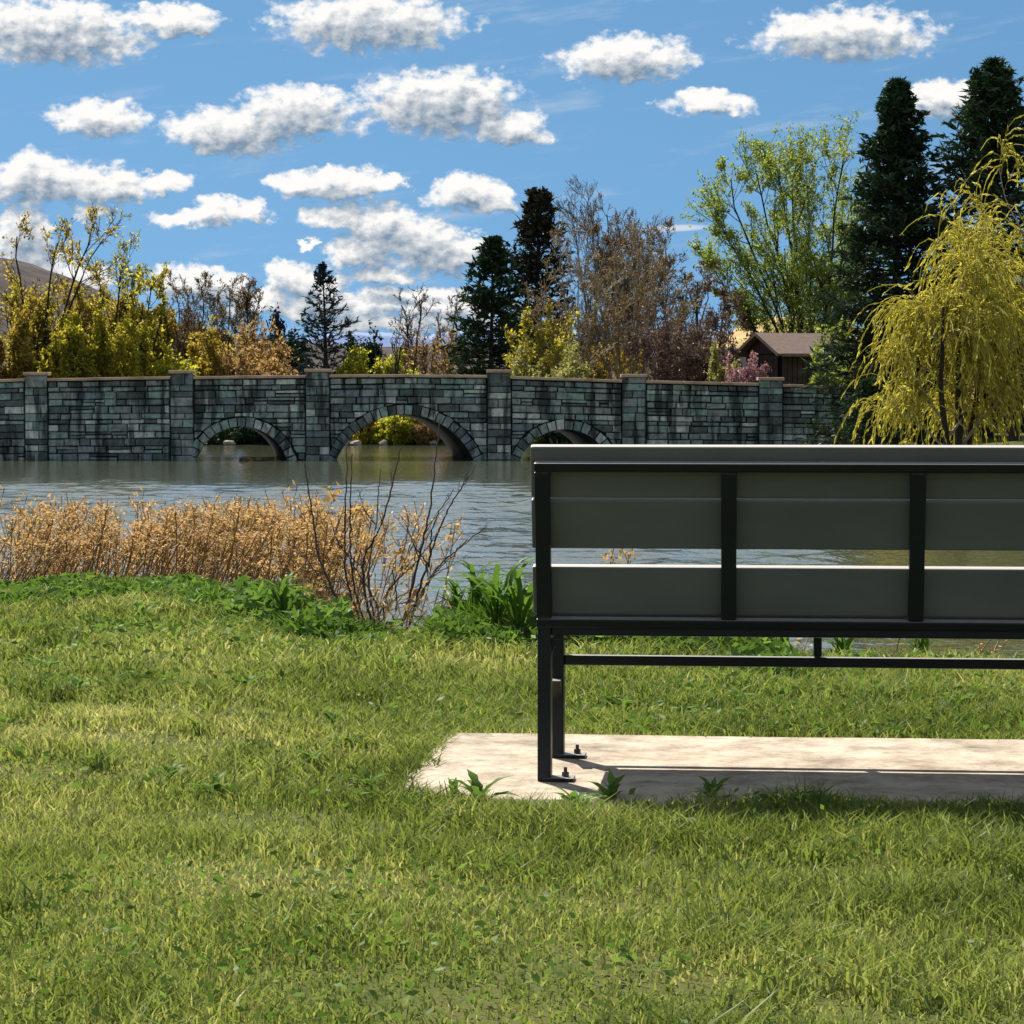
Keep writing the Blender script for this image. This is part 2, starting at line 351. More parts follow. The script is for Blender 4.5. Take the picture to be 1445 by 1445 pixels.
def water_mat():
    m, t, o = newmat('lake_water')
    gm = t.nodes.new('ShaderNodeNewGeometry')
    mp = t.nodes.new('ShaderNodeMapping'); mp.inputs['Scale'].default_value = (1.0, 0.6, 1.0)
    t.links.new(gm.outputs['Position'], mp.inputs[0])
    bn = t.nodes.new('ShaderNodeBump'); bn.inputs['Strength'].default_value = 1.0; bn.inputs['Distance'].default_value = 0.02
    t.links.new(noise(t, mp.outputs[0], 5.0, 3, 0.5, dist=0.4), bn.inputs['Height'])
    b_ = t.nodes.new('ShaderNodeBsdfPrincipled'); b_.inputs['Base Color'].default_value = (0.06, 0.07, 0.045, 1)
    b_.inputs['Roughness'].default_value = 0.06; b_.inputs['IOR'].default_value = 2.7
    t.links.new(bn.outputs[0], b_.inputs['Normal'])
    t.links.new(b_.outputs[0], o.inputs[0]); return m
M['water'] = water_mat()

# ------------------------------------------------------------------ terrain, water, hills
WATER_Z = -1.2
WAVE = 0.0058
EX = np.array([-40,-2.7,-1.6,-1.2,-0.85,-0.4,0.1,0.6,1.0,2.0,4.0,40.0]); EY = np.array([15.0,13.5,13.0,12.3,11.3,10.8,10.8,10.5,9.7,9.25,9.0,8.8])
def edge(X): return np.interp(X, EX, EY)
def tz(X, Y):
    X = np.asarray(X, float); Y = np.asarray(Y, float)
    s = Y - edge(X)
    und = 0.018*np.sin(1.9*X+0.7)*np.sin(1.3*Y+0.4) + 0.012*np.sin(4.1*X-1.0+0.8*Y)
    near = und - 1.9*smooth(s/3.2)
    fy = 118 + 1.2*np.sin(0.45*X) + 0.7*np.sin(1.3*X+1)
    far = -2.0 + 1.7*smooth((Y-fy+1.5)/5.0) + np.clip((Y-fy)*0.010, 0, 2.5)
    xr = np.interp(Y, [0,45,58,68,86,108,118,130], [60,50,17,12.5,11.5,9.0,6.0,0.0])
    rb = -2.0 + 1.75*smooth((X-xr+0.8)/3.5)
    rb = np.where(Y < 40, -2.0, rb)
    xl = np.interp(Y, [0,60,90,118], [60,40,26,24])
    lb = -2.0 + 1.9*smooth((-X-xl+0.8)/4.0)
    lb = np.where(Y < 30, -2.0, lb)
    return np.maximum.reduce([near, far, rb, lb, np.full_like(near, -2.0)])

def grid(xs, ys):
    nx, ny = len(xs), len(ys)
    Xg, Yg = np.meshgrid(xs, ys)
    i = np.arange(nx*ny).reshape(ny, nx)
    Fq = np.stack([i[:-1,:-1], i[:-1,1:], i[1:,1:], i[1:,:-1]], -1).reshape(-1, 4)
    return Xg.ravel(), Yg.ravel(), Fq
xs = np.concatenate([[-6000,-3000,-1500,-700,-350,-160,-90], np.arange(-60,-5,1.5), np.arange(-5,5,0.16), np.arange(5,60,1.5), [70,90,160,350,700,1500,3000,6000]])
ys = np.concatenate([[-400,-120,-40,-12,-5], np.arange(-2,17.5,0.16), np.arange(18,142,1.3), [150,165,190,230,300,450,700,1200,2500,6000]])
gx, gy, gf = grid(xs, ys)
tag(link('ground', mk_mesh('ground', np.stack([gx, gy, tz(gx, gy)], -1), gf, M['ground'], True)), kind='structure')
# wind ripples are real waves, dying out in the shelter of the bridge and of the right bank
ks = np.concatenate([[-4,-2,-1,-.6,-.4,-.3], np.linspace(-.25, .25, 250), [.3,.4,.6,1,2,4]])
yw = np.concatenate([[9, 11], np.arange(13, 60, .16), np.arange(60, 98, .22), np.arange(98, 129, 2.0)])
kg, wy, wf = grid(ks, yw); wx = kg*wy
rw = np.random.default_rng(17); hz = np.zeros_like(wx); NW = 46
for q in range(NW):
    lam = math.exp(rw.uniform(math.log(.45), math.log(2.4))); th = math.pi/2 + rw.normal(0, .5); kk = 2*math.pi/lam
    ph_ = kk*(wx*math.cos(th)+wy*math.sin(th)) + rw.uniform(0, 6.28)
    hz += WAVE*lam*(np.sin(ph_) if q % 2 else 1.3*(0.64-np.abs(np.sin(ph_/2))))
gust = 0.5*np.sin(.31*wx+.12*wy+1)+0.5*np.sin(.17*wx-.23*wy+.4)+.35*np.sin(.71*wx+.37*wy)
calm = np.maximum(smooth((wy+5*gust-58)/14), smooth((wx+.8*gust-.125*wy+1.2)/2.4))
act = (1-.93*calm)*(.75+.25*gust)*smooth((.30-np.abs(kg))/.05)
tag(link('lake_water', mk_mesh('lake_water', np.stack([wx, wy, WATER_Z+hz*act], -1), wf, M['water'], True)), kind='structure')

def hill(name, prof, Y0, depth, mat, seed, amp):
    rng = np.random.default_rng(seed)
    pxs = np.linspace(prof[0][0], prof[-1][0], 120)
    top = np.interp(pxs, [p[0] for p in prof], [p[1] for p in prof])
    rows = np.linspace(-1, 1, 17); V = []
    ph = rng.uniform(0, 6, 6)
    for r in rows:
        k = (1 - abs(r))**0.8
        for p, ty in zip(pxs, top):
            x, y, z = at(p, ty, Y0)
            n = sum(math.sin(p*f_+ph[i]+r*5*f_*20)/(1+i) for i, f_ in enumerate((0.018,0.04,0.085,0.17,0.33,0.6)))
            V.append((x, Y0 + r*depth, -3 + (z+3+amp*n*(0.4+0.6*(1-k)))*k))
    i = np.arange(len(V)).reshape(17, 120)
    Fq = np.stack([i[:-1,:-1], i[:-1,1:], i[1:,1:], i[1:,:-1]], -1).reshape(-1, 4)
    tag(link(name, mk_mesh(name, V, Fq, mat, True)), kind='structure')
hill('hills', [(-700,430),(-300,372),(-60,360),(24,370),(75,382),(130,404),(200,440),(330,478),(480,486),(620,488),(800,482),(1000,478),(1200,480),(1700,470)], 900, 420, M['hill_left'], 2, 1.6)
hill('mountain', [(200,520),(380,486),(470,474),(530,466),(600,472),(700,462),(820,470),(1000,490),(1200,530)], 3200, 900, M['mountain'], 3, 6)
hill('hillside', [(940,520),(1010,478),(1060,452),(1090,446),(1130,449),(1200,462),(1300,480),(1420,470),(1560,520)], 330, 120, M['hill_tan'], 4, 0.35)

# ------------------------------------------------------------------ stone bridge
BY, BDEPTH, SKEW = 90.0, 5.0, -0.85      # front face distance, width, skew of the barrels
def bx(px): return (px-722.5)/F*BY*1.0
_tp = [(-400,560),(-150,541),(24,534),(120,533),(260,531),(450,529),(570,528),(690,529.5),(760,532),(900,536.5),(1090,541),(1235,545.5),(1500,555)]
_tx = np.array([at(p, y, BY)[0] for p, y in _tp]); _tz = np.array([at(p, y, BY)[2] for p, y in _tp])
def ztop(x): return np.interp(x, _tx, _tz)
ARCH = []
for pc, hw, crown in ((341,64,602),(571,96.5,585),(797,63,606)):
    xc, _, zc = at(pc, crown, BY); a = hw/F*BY; rise = zc - WATER_Z; Rr = (a*a+rise*rise)/(2*rise)
    ARCH.append((xc, zc-Rr, Rr))
RING = 0.34
def arch_h(x, extra=0.0):
    """height of the arch (plus ring) at x, or -9"""
    best = -9.0
    for xc, zc, Rr in ARCH:
        r = Rr + extra; d = abs(x-xc)
        if d < r: best = max(best, zc + math.sqrt(r*r-d*d))
    return best
XL, XR = at(-330, 600, BY)[0], at(1490, 600, BY)[0]
bridge = empty('stone_bridge', (0, BY, WATER_Z), 'long grey stone bridge with three arches crossing the lake', 'bridge')
BO = Vector((0, BY, WATER_Z))
# core with vaults, parapets and roadway
xsb = list(np.arange(XL, XR, 0.4)) + [XR]; extra_x = []
for xc, zc, Rr in ARCH:
    a = math.sqrt(Rr*Rr - (-1.5-zc)**2) if abs(-1.5-zc) < Rr else Rr
    xsb = [x for x in xsb if abs(x-xc) > a+0.05]
    xsb += [xc-a-1e-4, xc+a+1e-4] + [xc + a*math.sin(t) for t in np.linspace(-math.pi/2, math.pi/2, 33)]
xsb = sorted(xsb); V = []
for x in xsb:
    h = arch_h(x); zb = h if h > -1.6 else -2.6
    for xc, zc, Rr in ARCH:
        a = math.sqrt(Rr*Rr - (-1.5-zc)**2) if abs(-1.5-zc) < Rr else Rr
        if abs(x-xc) > a: continue
        zb = max(h, -1.5)
    zt = float(ztop(x)) - 0.10
    for y, z, k in ((0.07,zb,0),(0.07,zt,0),(0.45,zt,0.09),(0.45,zt-0.85,0.09),(BDEPTH-0.45,zt-0.85,0.91),(BDEPTH-0.45,zt,0.91),(BDEPTH,zt,1),(BDEPTH,zb,1)):
        V.append((x + SKEW*k, y, z - WATER_Z))
n = len(xsb); i = np.arange(n*8).reshape(n, 8); Fq = []
for k in range(8):
    k2 = (k+1) % 8
    Fq.append(np.stack([i[:-1,k], i[1:,k], i[1:,k2], i[:-1,k2]], -1))
Fq = np.concatenate(Fq)
link('core_wall', mk_mesh('core_wall', V, Fq, M['mortar']), bridge)

rs = random.Random(11)
def stone_geo(poly, y0, depth, inset, back=0.10):
    """bevelled block: outline polygon in x,z (anticlockwise seen from camera), proud of the wall towards -y"""
    n = len(poly); cx = sum(p[0] for p in poly)/n; cz = sum(p[1] for p in poly)/n
    w = max(p[0] for p in poly)-min(p[0] for p in poly); h = max(p[1] for p in poly)-min(p[1] for p in poly)
    fx, fz = max(0.3, 1-2*inset/max(w, .01)), max(0.3, 1-2*inset/max(h, .01))
    V = [(x, y0+back, z-WATER_Z) for x, z in poly] + [(x, y0-depth*0.55, z-WATER_Z) for x, z in poly]
    V += [(cx+(x-cx)*fx, y0-depth-rs.uniform(0, 0.02), cz+(z-cz)*fz-WATER_Z) for x, z in poly]
    Fs = []
    for a in range(n):
        b = (a+1) % n
        Fs.append((a, b, n+b, n+a)); Fs.append((n+a, n+b, 2*n+b, 2*n+a))
    Fs.append(tuple(range(2*n, 3*n)))
    return V, Fs
def pick(): return rs.choices(range(5), (24, 30, 22, 12, 12))[0]
def stone_obj(name, geo, mi, parent):
    me = bpy.data.meshes.new(name); me.from_pydata(geo[0], [], geo[1]); me.update(); me.materials.append(STONES[mi])
    return link(name, me, parent)

PIL = [(-330,-296),(-150,-118),(36,67),(241,273),(432,465),(688,721),(878,911),(1071,1104),(1275,1308)]
PILX = [(at(a, 600, BY)[0], at(b, 600, BY)[0]) for a, b in PIL]
wall_stones = []
NC = 13
def courses(frac_jit, seed):
    r = random.Random(seed); w = [r.uniform(0.75, 1.3) for _ in range(NC)]; s = sum(w); acc = [0]
    for q in w: acc.append(acc[-1]+q/s)
    return acc
CR = courses(0.2, 5)
ZB = -1.45
def zc_(x, t): return ZB + (float(ztop(x))-0.12-ZB)*t
GAP = 0.026
bays = []; prev = XL
for a, b in PILX:
    if a > prev: bays.append((prev, a))
    prev = max(prev, b)
bays.append((prev, XR))
for (b0, b1) in bays:
    for c in range(NC):
        x = b0 + GAP
        while x < b1 - 0.08:
            w = rs.choice((rs.uniform(0.28,0.5), rs.uniform(0.4,0.75), rs.uniform(0.6,1.05)))
            if CR[c+1]-CR[c] > 0.085: w *= 1.15
            x2 = min(x+w, b1-GAP)
            if b1 - x2 < 0.2: x2 = b1 - GAP
            sub = [(CR[c], CR[c+1])]
            if rs.random() < 0.12 and (CR[c+1]-CR[c]) > 0.075:
                m_ = (CR[c]+CR[c+1])/2; sub = [(CR[c], m_), (m_, CR[c+1])]
            for t0, t1 in sub:
                j = lambda s=0.012: rs.uniform(-s, s)*2.0
                xa, xb = x + GAP*0.5 + j(.008), x2 - GAP*0.5 + j(.008)
                pts_b = []
                ns = 5; ok = True
                zt_a, zt_b = zc_(xa, t1)-GAP/2, zc_(xb, t1)-GAP/2
                samp = [xa + (xb-xa)*k/24 for k in range(25)]
                free = [q for q in samp if max(zc_(q, t0)+GAP/2, arch_h(q, RING+GAP)) < zc_(q, t1)-GAP/2-0.03]
                if len(free) < 4: continue
                if len(free) < 25:   # keep the longest run
                    runs = []; cur = [samp.index(free[0])]
                    for q in free[1:]:
                        k = samp.index(q)
                        if k == cur[-1]+1: cur.append(k)
                        else: runs.append(cur); cur = [k]
                    runs.append(cur)
                else: runs = [list(range(25))]
                for run in runs:
                    if len(run) < 4: continue
                    fa, fb = samp[run[0]], samp[run[-1]]
                    cut = any(arch_h(samp[k], RING+GAP) > zc_(samp[k], t0)+GAP/2 for k in run)
                    bot = [fa + (fb-fa)*k/(4 if cut else 1) for k in range(5 if cut else 2)]
                    poly = [(q, max(zc_(q, t0)+GAP/2, arch_h(q, RING+GAP)) + (0 if cut else j(.008))) for q in bot]
                    poly += [(fb, zc_(fb, t1)-GAP/2+j(.008)), (fa, zc_(fa, t1)-GAP/2+j(.008))]
                    area = (fb-fa)*(poly[-1][1]-poly[0][1])
                    mid = (fa+fb)/2
                    wall_stones.append((area if -17.6 < mid < 15 and poly[-1][1] > -1.25 else area-50, stone_geo(poly, 0.06, rs.uniform(0.055, 0.10), 0.022), pick()))
            x = x2
wall_stones.sort(key=lambda s: -s[0])
for a_, geo, mi in wall_stones[:300]: stone_obj('stone', geo, mi, bridge)
V, Fl, mi_ = [], [], []
for a_, geo, mi in wall_stones[300:]:
    o = len(V); V += geo[0]; Fl += [tuple(q+o for q in f) for f in geo[1]]; mi_ += [mi]*len(geo[1])
me = bpy.data.meshes.new('small_stones'); me.from_pydata(V, [], Fl); me.update()
for s in STONES: me.materials.append(s)
me.polygons.foreach_set('material_index', mi_)
tag(link('small_stones', me, bridge), kind='stuff')
# arch ring stones
for (xc, zc, Rr) in ARCH:
    t_end = math.asin(min(0.999, math.sqrt(max(0, Rr*Rr-(-1.4-zc)**2))/Rr)) if -1.4 > zc else math.pi/2
    if zc > -1.4: t_end = math.pi/2
    nv = int(2*t_end*Rr/0.27)
    for k in range(nv):
        t0 = -t_end + 2*t_end*k/nv; t1 = -t_end + 2*t_end*(k+1)/nv; g_ = 0.012/Rr; rr = rs.uniform(-0.04, 0.03)
        P = lambda t, r: (xc + r*math.sin(t), zc + r*math.cos(t))
        poly = [P(t1-g_, Rr), P(t1-g_, Rr+RING+rr), P(t0+g_, Rr+RING+rr), P(t0+g_, Rr)]
        poly = poly[::-1]; poly = [poly[0], poly[3], poly[2], poly[1]]
        stone_obj('arch_stone', stone_geo(poly, 0.03, rs.uniform(0.075, 0.11), 0.018), pick(), bridge)
# coping slabs between the pilasters
for (b0, b1) in bays:
    nsl = max(1, round((b1-b0)/1.25))
    for k in range(nsl):
        xa, xb = b0 + (b1-b0)*k/nsl + 0.006, b0 + (b1-b0)*(k+1)/nsl - 0.006
        za, zb = float(ztop(xa)), float(ztop(xb)); P = Poly()
        dz = rs.uniform(-0.008, 0.008)
        vs = [(x, y, z+dz-WATER_Z) for x, zt in ((xa, za), (xb, zb)) for y in (-0.10, 0.52) for z in (zt-0.10, zt)]
        P.add(vs, [(0,1,3,2),(4,6,7,5),(0,4,5,1),(2,3,7,6),(0,2,6,4),(1,5,7,3)])
        P.build('coping_slab', M['coping'], bridge, 0.012, 1)
# pilasters: each a part, with its blocks and cap as sub-parts
for (a, b) in PILX:
    zt = float(ztop((a+b)/2)); P = Poly(); top = zt + 0.10
    P.box(((a+b)/2, 0.17, (top-0.05-2.4)/2-WATER_Z+0.0), (b-a-0.03, 0.42, top-0.05+2.4))
    pil = P.build('pilaster', M['mortar'], bridge)
    z = -1.5
    while z < top - 0.06:
        h = rs.uniform(0.2, 0.33); z2 = z+h
        if top - z2 < 0.16: z2 = top
        cuts = [a, b] if rs.random() < 0.4 else [a, a+(b-a)*rs.uniform(0.35, 0.65), b]
        for q in range(len(cuts)-1):
            poly = [(cuts[q]+0.008, z+0.009), (cuts[q+1]-0.008, z+0.009), (cuts[q+1]-0.008, z2-0.009), (cuts[q]+0.008, z2-0.009)]
            stone_obj('block', stone_geo(poly, -0.03, rs.uniform(0.05, 0.085), 0.02), pick(), pil)
        z = z2
    P = Poly(); P.box(((a+b)/2, 0.2, top+0.055-WATER_Z), (b-a+0.10, 0.72, 0.11)); P.build('cap_stone', M['coping'], pil, 0.015, 1)

# ------------------------------------------------------------------ concrete slab and bench
YAW = R(5.5)
ux, vx = Vector((math.cos(YAW), -math.sin(YAW), 0)), Vector((math.sin(YAW), math.cos(YAW), 0))
SLAB_Z = 0.03
p0 = Vector(gp(547, 1126, SLAB_Z))
slab_len = 2.45
P = Poly()
ng = 40
prof = [(0, -0.09), (0, -0.012), (0.012, 0), (1.22, 0.0), (1.24, -0.012), (1.24, -0.09)]
rr = np.random.default_rng(7)
wob = np.cumsum(rr.normal(0, 0.004, ng+1)); wob -= np.linspace(wob[0], wob[-1], ng+1)
for k in range(ng+1):
    for j_, (v_, w_) in enumerate(prof):
        uu = slab_len*k/ng; ed = wob[k]*(1 if j_ < 3 else -0.6)
        q = ux*uu + vx*(v_+ed) + Vector((0, 0, w_)); P.v.append(tuple(q))
for k in range(ng):
    for j_ in range(5):
        a = k*6+j_; P.f.append((a, a+6, a+7, a+1))
P.f.append((0,1,2,3,4,5)); P.f.append(tuple(ng*6+q for q in (5,4,3,2,1,0)))
slab = P.build('concrete_slab', M['concrete'], loc=(p0.x, p0.y, SLAB_Z))
tag(slab, 'weathered tan concrete slab set in the grass under the bench', 'slab')

rf = Vector(gp(769, 1101, SLAB_Z))
bench = empty('park_bench', tuple(rf), 'dark park bench seen from behind with grey green planks', 'bench', rz=-YAW)
LEAN = R(11.0); BL = 1.385; PB = 0.408       # lean, frame length, height of the foot of the back above the slab
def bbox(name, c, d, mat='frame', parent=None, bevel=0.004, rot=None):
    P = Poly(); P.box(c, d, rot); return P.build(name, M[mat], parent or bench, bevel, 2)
def lean(u, q, n):   # point on the back: q up the back, n towards the camera from its plane
    return Vector((u, -math.sin(LEAN)*q - math.cos(LEAN)*n, PB + math.cos(LEAN)*q - math.sin(LEAN)*n))
from mathutils import Matrix
RL = Matrix.Rotation(LEAN, 3, 'X')
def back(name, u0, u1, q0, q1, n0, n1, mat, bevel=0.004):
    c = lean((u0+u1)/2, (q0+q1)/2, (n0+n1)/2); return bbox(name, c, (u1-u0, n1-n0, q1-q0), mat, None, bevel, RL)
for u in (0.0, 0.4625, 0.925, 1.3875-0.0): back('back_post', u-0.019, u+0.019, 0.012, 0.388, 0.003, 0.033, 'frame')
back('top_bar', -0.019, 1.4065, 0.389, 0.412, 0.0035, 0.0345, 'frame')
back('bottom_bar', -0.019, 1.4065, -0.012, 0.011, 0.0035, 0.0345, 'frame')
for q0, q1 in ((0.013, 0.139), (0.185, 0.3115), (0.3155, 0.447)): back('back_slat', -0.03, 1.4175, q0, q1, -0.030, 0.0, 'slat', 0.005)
for u in (0.0, 1.3875):
    s = 1 if u == 0 else -1
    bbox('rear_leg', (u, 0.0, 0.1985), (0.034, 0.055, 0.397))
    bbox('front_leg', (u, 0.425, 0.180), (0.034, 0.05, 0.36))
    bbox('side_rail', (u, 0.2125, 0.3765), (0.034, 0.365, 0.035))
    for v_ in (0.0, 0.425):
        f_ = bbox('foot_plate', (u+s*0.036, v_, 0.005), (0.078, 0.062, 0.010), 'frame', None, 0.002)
        P = Poly(); nb = 6
        P.v = [(u+s*0.052+0.009*math.cos(k*math.pi/3), v_+0.009*math.sin(k*math.pi/3), z_) for z_ in (0.010, 0.022) for k in range(6)]
        P.f = [(k, (k+1)%6, 6+(k+1)%6, 6+k) for k in range(6)] + [tuple(range(6, 12))]
        o2 = len(P.v)
        P.v += [(u+s*0.052+0.0045*math.cos(k*math.pi/3), v_+0.0045*math.sin(k*math.pi/3), z_) for z_ in (0.020, 0.034) for k in range(6)]
        P.f += [(o2+k, o2+(k+1)%6, o2+6+(k+1)%6, o2+6+k) for k in range(6)] + [tuple(range(o2+6, o2+12))]
        P.build('bolt', M['bolt'], f_)
    P = Poly()    # corner gusset below the rear rail
    P.v = [(u+s*0.0175, y_, z_) for y_ in (-0.012, 0.012) for z_ in ()]
    arc = [(0.0172, 0.3595), (0.0172, 0.312)] + [(0.0172+0.045*(1-math.cos(t)), 0.312+0.0475*math.sin(t)) for t in np.linspace(0.2, math.pi/2, 7)]
    P.v = [(u+s*a_, y_, b_) for y_ in (-0.013, 0.013) for a_, b_ in arc]; na = len(arc)
    P.f = [tuple(range(na)), tuple(range(2*na-1, na-1, -1))] + [(k, (k+1)%na, na+(k+1)%na, na+k) for k in range(na)]
    P.build('corner_gusset', M['frame'], bench)
    P = Poly()    # small triangular brace between the legs
    P.v = [(u+s*0.002, y_, z_) for y_, z_ in ()]
    tri = [(0.40, 0.215), (0.34, 0.215), (0.40, 0.16)]
    P.v = [(u+x_, y_, z_) for x_ in (-0.012, 0.012) for y_, z_ in tri]; P.f = [(0,1,2),(5,4,3),(0,3,4,1),(1,4,5,2),(2,5,3,0)]
    P.build('brace_plate', M['frame'], bench)
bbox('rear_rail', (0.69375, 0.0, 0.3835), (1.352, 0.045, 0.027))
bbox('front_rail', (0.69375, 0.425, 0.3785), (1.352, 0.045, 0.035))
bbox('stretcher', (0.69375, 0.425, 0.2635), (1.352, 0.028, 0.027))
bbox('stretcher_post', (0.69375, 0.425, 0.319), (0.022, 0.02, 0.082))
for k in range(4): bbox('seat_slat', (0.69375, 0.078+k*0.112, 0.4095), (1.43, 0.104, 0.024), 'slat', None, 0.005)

# ------------------------------------------------------------------ vegetation tools
def norm(v): return v/np.maximum(np.linalg.norm(v, axis=-1, keepdims=True), 1e-9)
def polyline(rng, S, D, L, K, wob, up, vert=None):
    N = len(S); P_ = np.zeros((N, K+1, 3)); P_[:,0] = S; D = norm(D)
    T = np.zeros((N, K, 3)); upv = np.array([0,0,1.0])
    for k in range(K):
        D = norm(D + rng.normal(0, wob, (N, 3)) + upv*(up if np.isscalar(up) else up[k]))
        T[:,k] = D; P_[:,k+1] = P_[:,k] + D*(L/K)[:,None]
    return P_, T
def spawn(rng, P_, T, Rd, L, c, t0, t1, ang, angv, ratio, fall, rr):
    N, K1 = P_.shape[:2]; K = K1-1
    idx = np.repeat(np.arange(N), c); t = rng.uniform(t0, t1, len(idx))
    sg = np.minimum((t*K).astype(int), K-1); fr = t*K - sg
    S = P_[idx,sg]*(1-fr)[:,None] + P_[idx,sg+1]*fr[:,None]
    par = T[idx,sg]; rad = Rd[idx,sg]*(1-fr) + Rd[idx,sg+1]*fr
    pr = norm(np.cross(par, rng.normal(0, 1, par.shape)))
    a = rng.normal(ang, angv, len(idx))[:,None]
    D = np.cos(a)*par + np.sin(a)*pr
    return S, D, L[idx]*ratio*rng.uniform(0.65, 1.25, len(idx))*(1-fall*t), rad*rr
def radii(R0, K, end=0.35): return R0[:,None]*np.linspace(1, end, K+1)[None]
def tubes(P_, Rd, sides=4):
    N, K1 = P_.shape[:2]
    T = np.gradient(P_, axis=1); T = norm(T)
    ref = np.where(np.abs(T[...,2:3]) > 0.9, np.array([1.0,0,0]), np.array([0,0,1.0]))
    A = norm(np.cross(T, ref)); B = np.cross(T, A)
    th = np.arange(sides)*2*math.pi/sides
    ring = P_[:,:,None] + Rd[:,:,None,None]*(A[:,:,None]*np.cos(th)[:,None] + B[:,:,None]*np.sin(th)[:,None])
    i = np.arange(N*K1*sides).reshape(N, K1, sides); j = np.roll(i, -1, axis=2)
    Fq = np.stack([i[:,:-1], j[:,:-1], j[:,1:], i[:,1:]], -1).reshape(-1, 4)
    return ring.reshape(-1, 3), Fq
def join(parts):
    Vs, Fs, o = [], [], 0
    for V, Fq in parts:
        Vs.append(V); Fs.append(Fq+o); o += len(V)
    return np.concatenate(Vs), np.concatenate(Fs)
def cards(rng, C, a, b, axis=None, jit=0.5):
    """diamond leaves: long half-size a, short half-size b (arrays or scalars); axis = preferred long direction"""
    N = len(C)
    A = rng.normal(0, 1, (N, 3))
    if axis is not None: A = norm(axis) + jit*A
    A = norm(A); B = norm(np.cross(A, rng.normal(0, 1, (N, 3))))
    a = np.broadcast_to(a, (N,))[:,None]; b = np.broadcast_to(b, (N,))[:,None]
    sz = rng.uniform(0.6, 1.25, (N, 1))
    V = np.stack([C-A*a*sz, C+B*b*sz-A*a*sz*0.1, C+A*a*sz, C-B*b*sz-A*a*sz*0.1], 1).reshape(-1, 3)
    Fq = np.arange(N*4).reshape(N, 4); tint = np.repeat(np.clip(rng.normal(0.5, 0.24, N), 0, 1), 4)
    return V, Fq, tint
def sample(rng, P_, n, t0=0.0):
    """n random points along every polyline, with tangents"""
    N, K1 = P_.shape[:2]; K = K1-1
    idx = np.repeat(np.arange(N), n); t = rng.uniform(t0, 1, len(idx))*K; sg = np.minimum(t.astype(int), K-1); fr = (t-sg)[:,None]
    return P_[idx,sg]*(1-fr)+P_[idx,sg+1]*fr, P_[idx,sg+1]-P_[idx,sg]

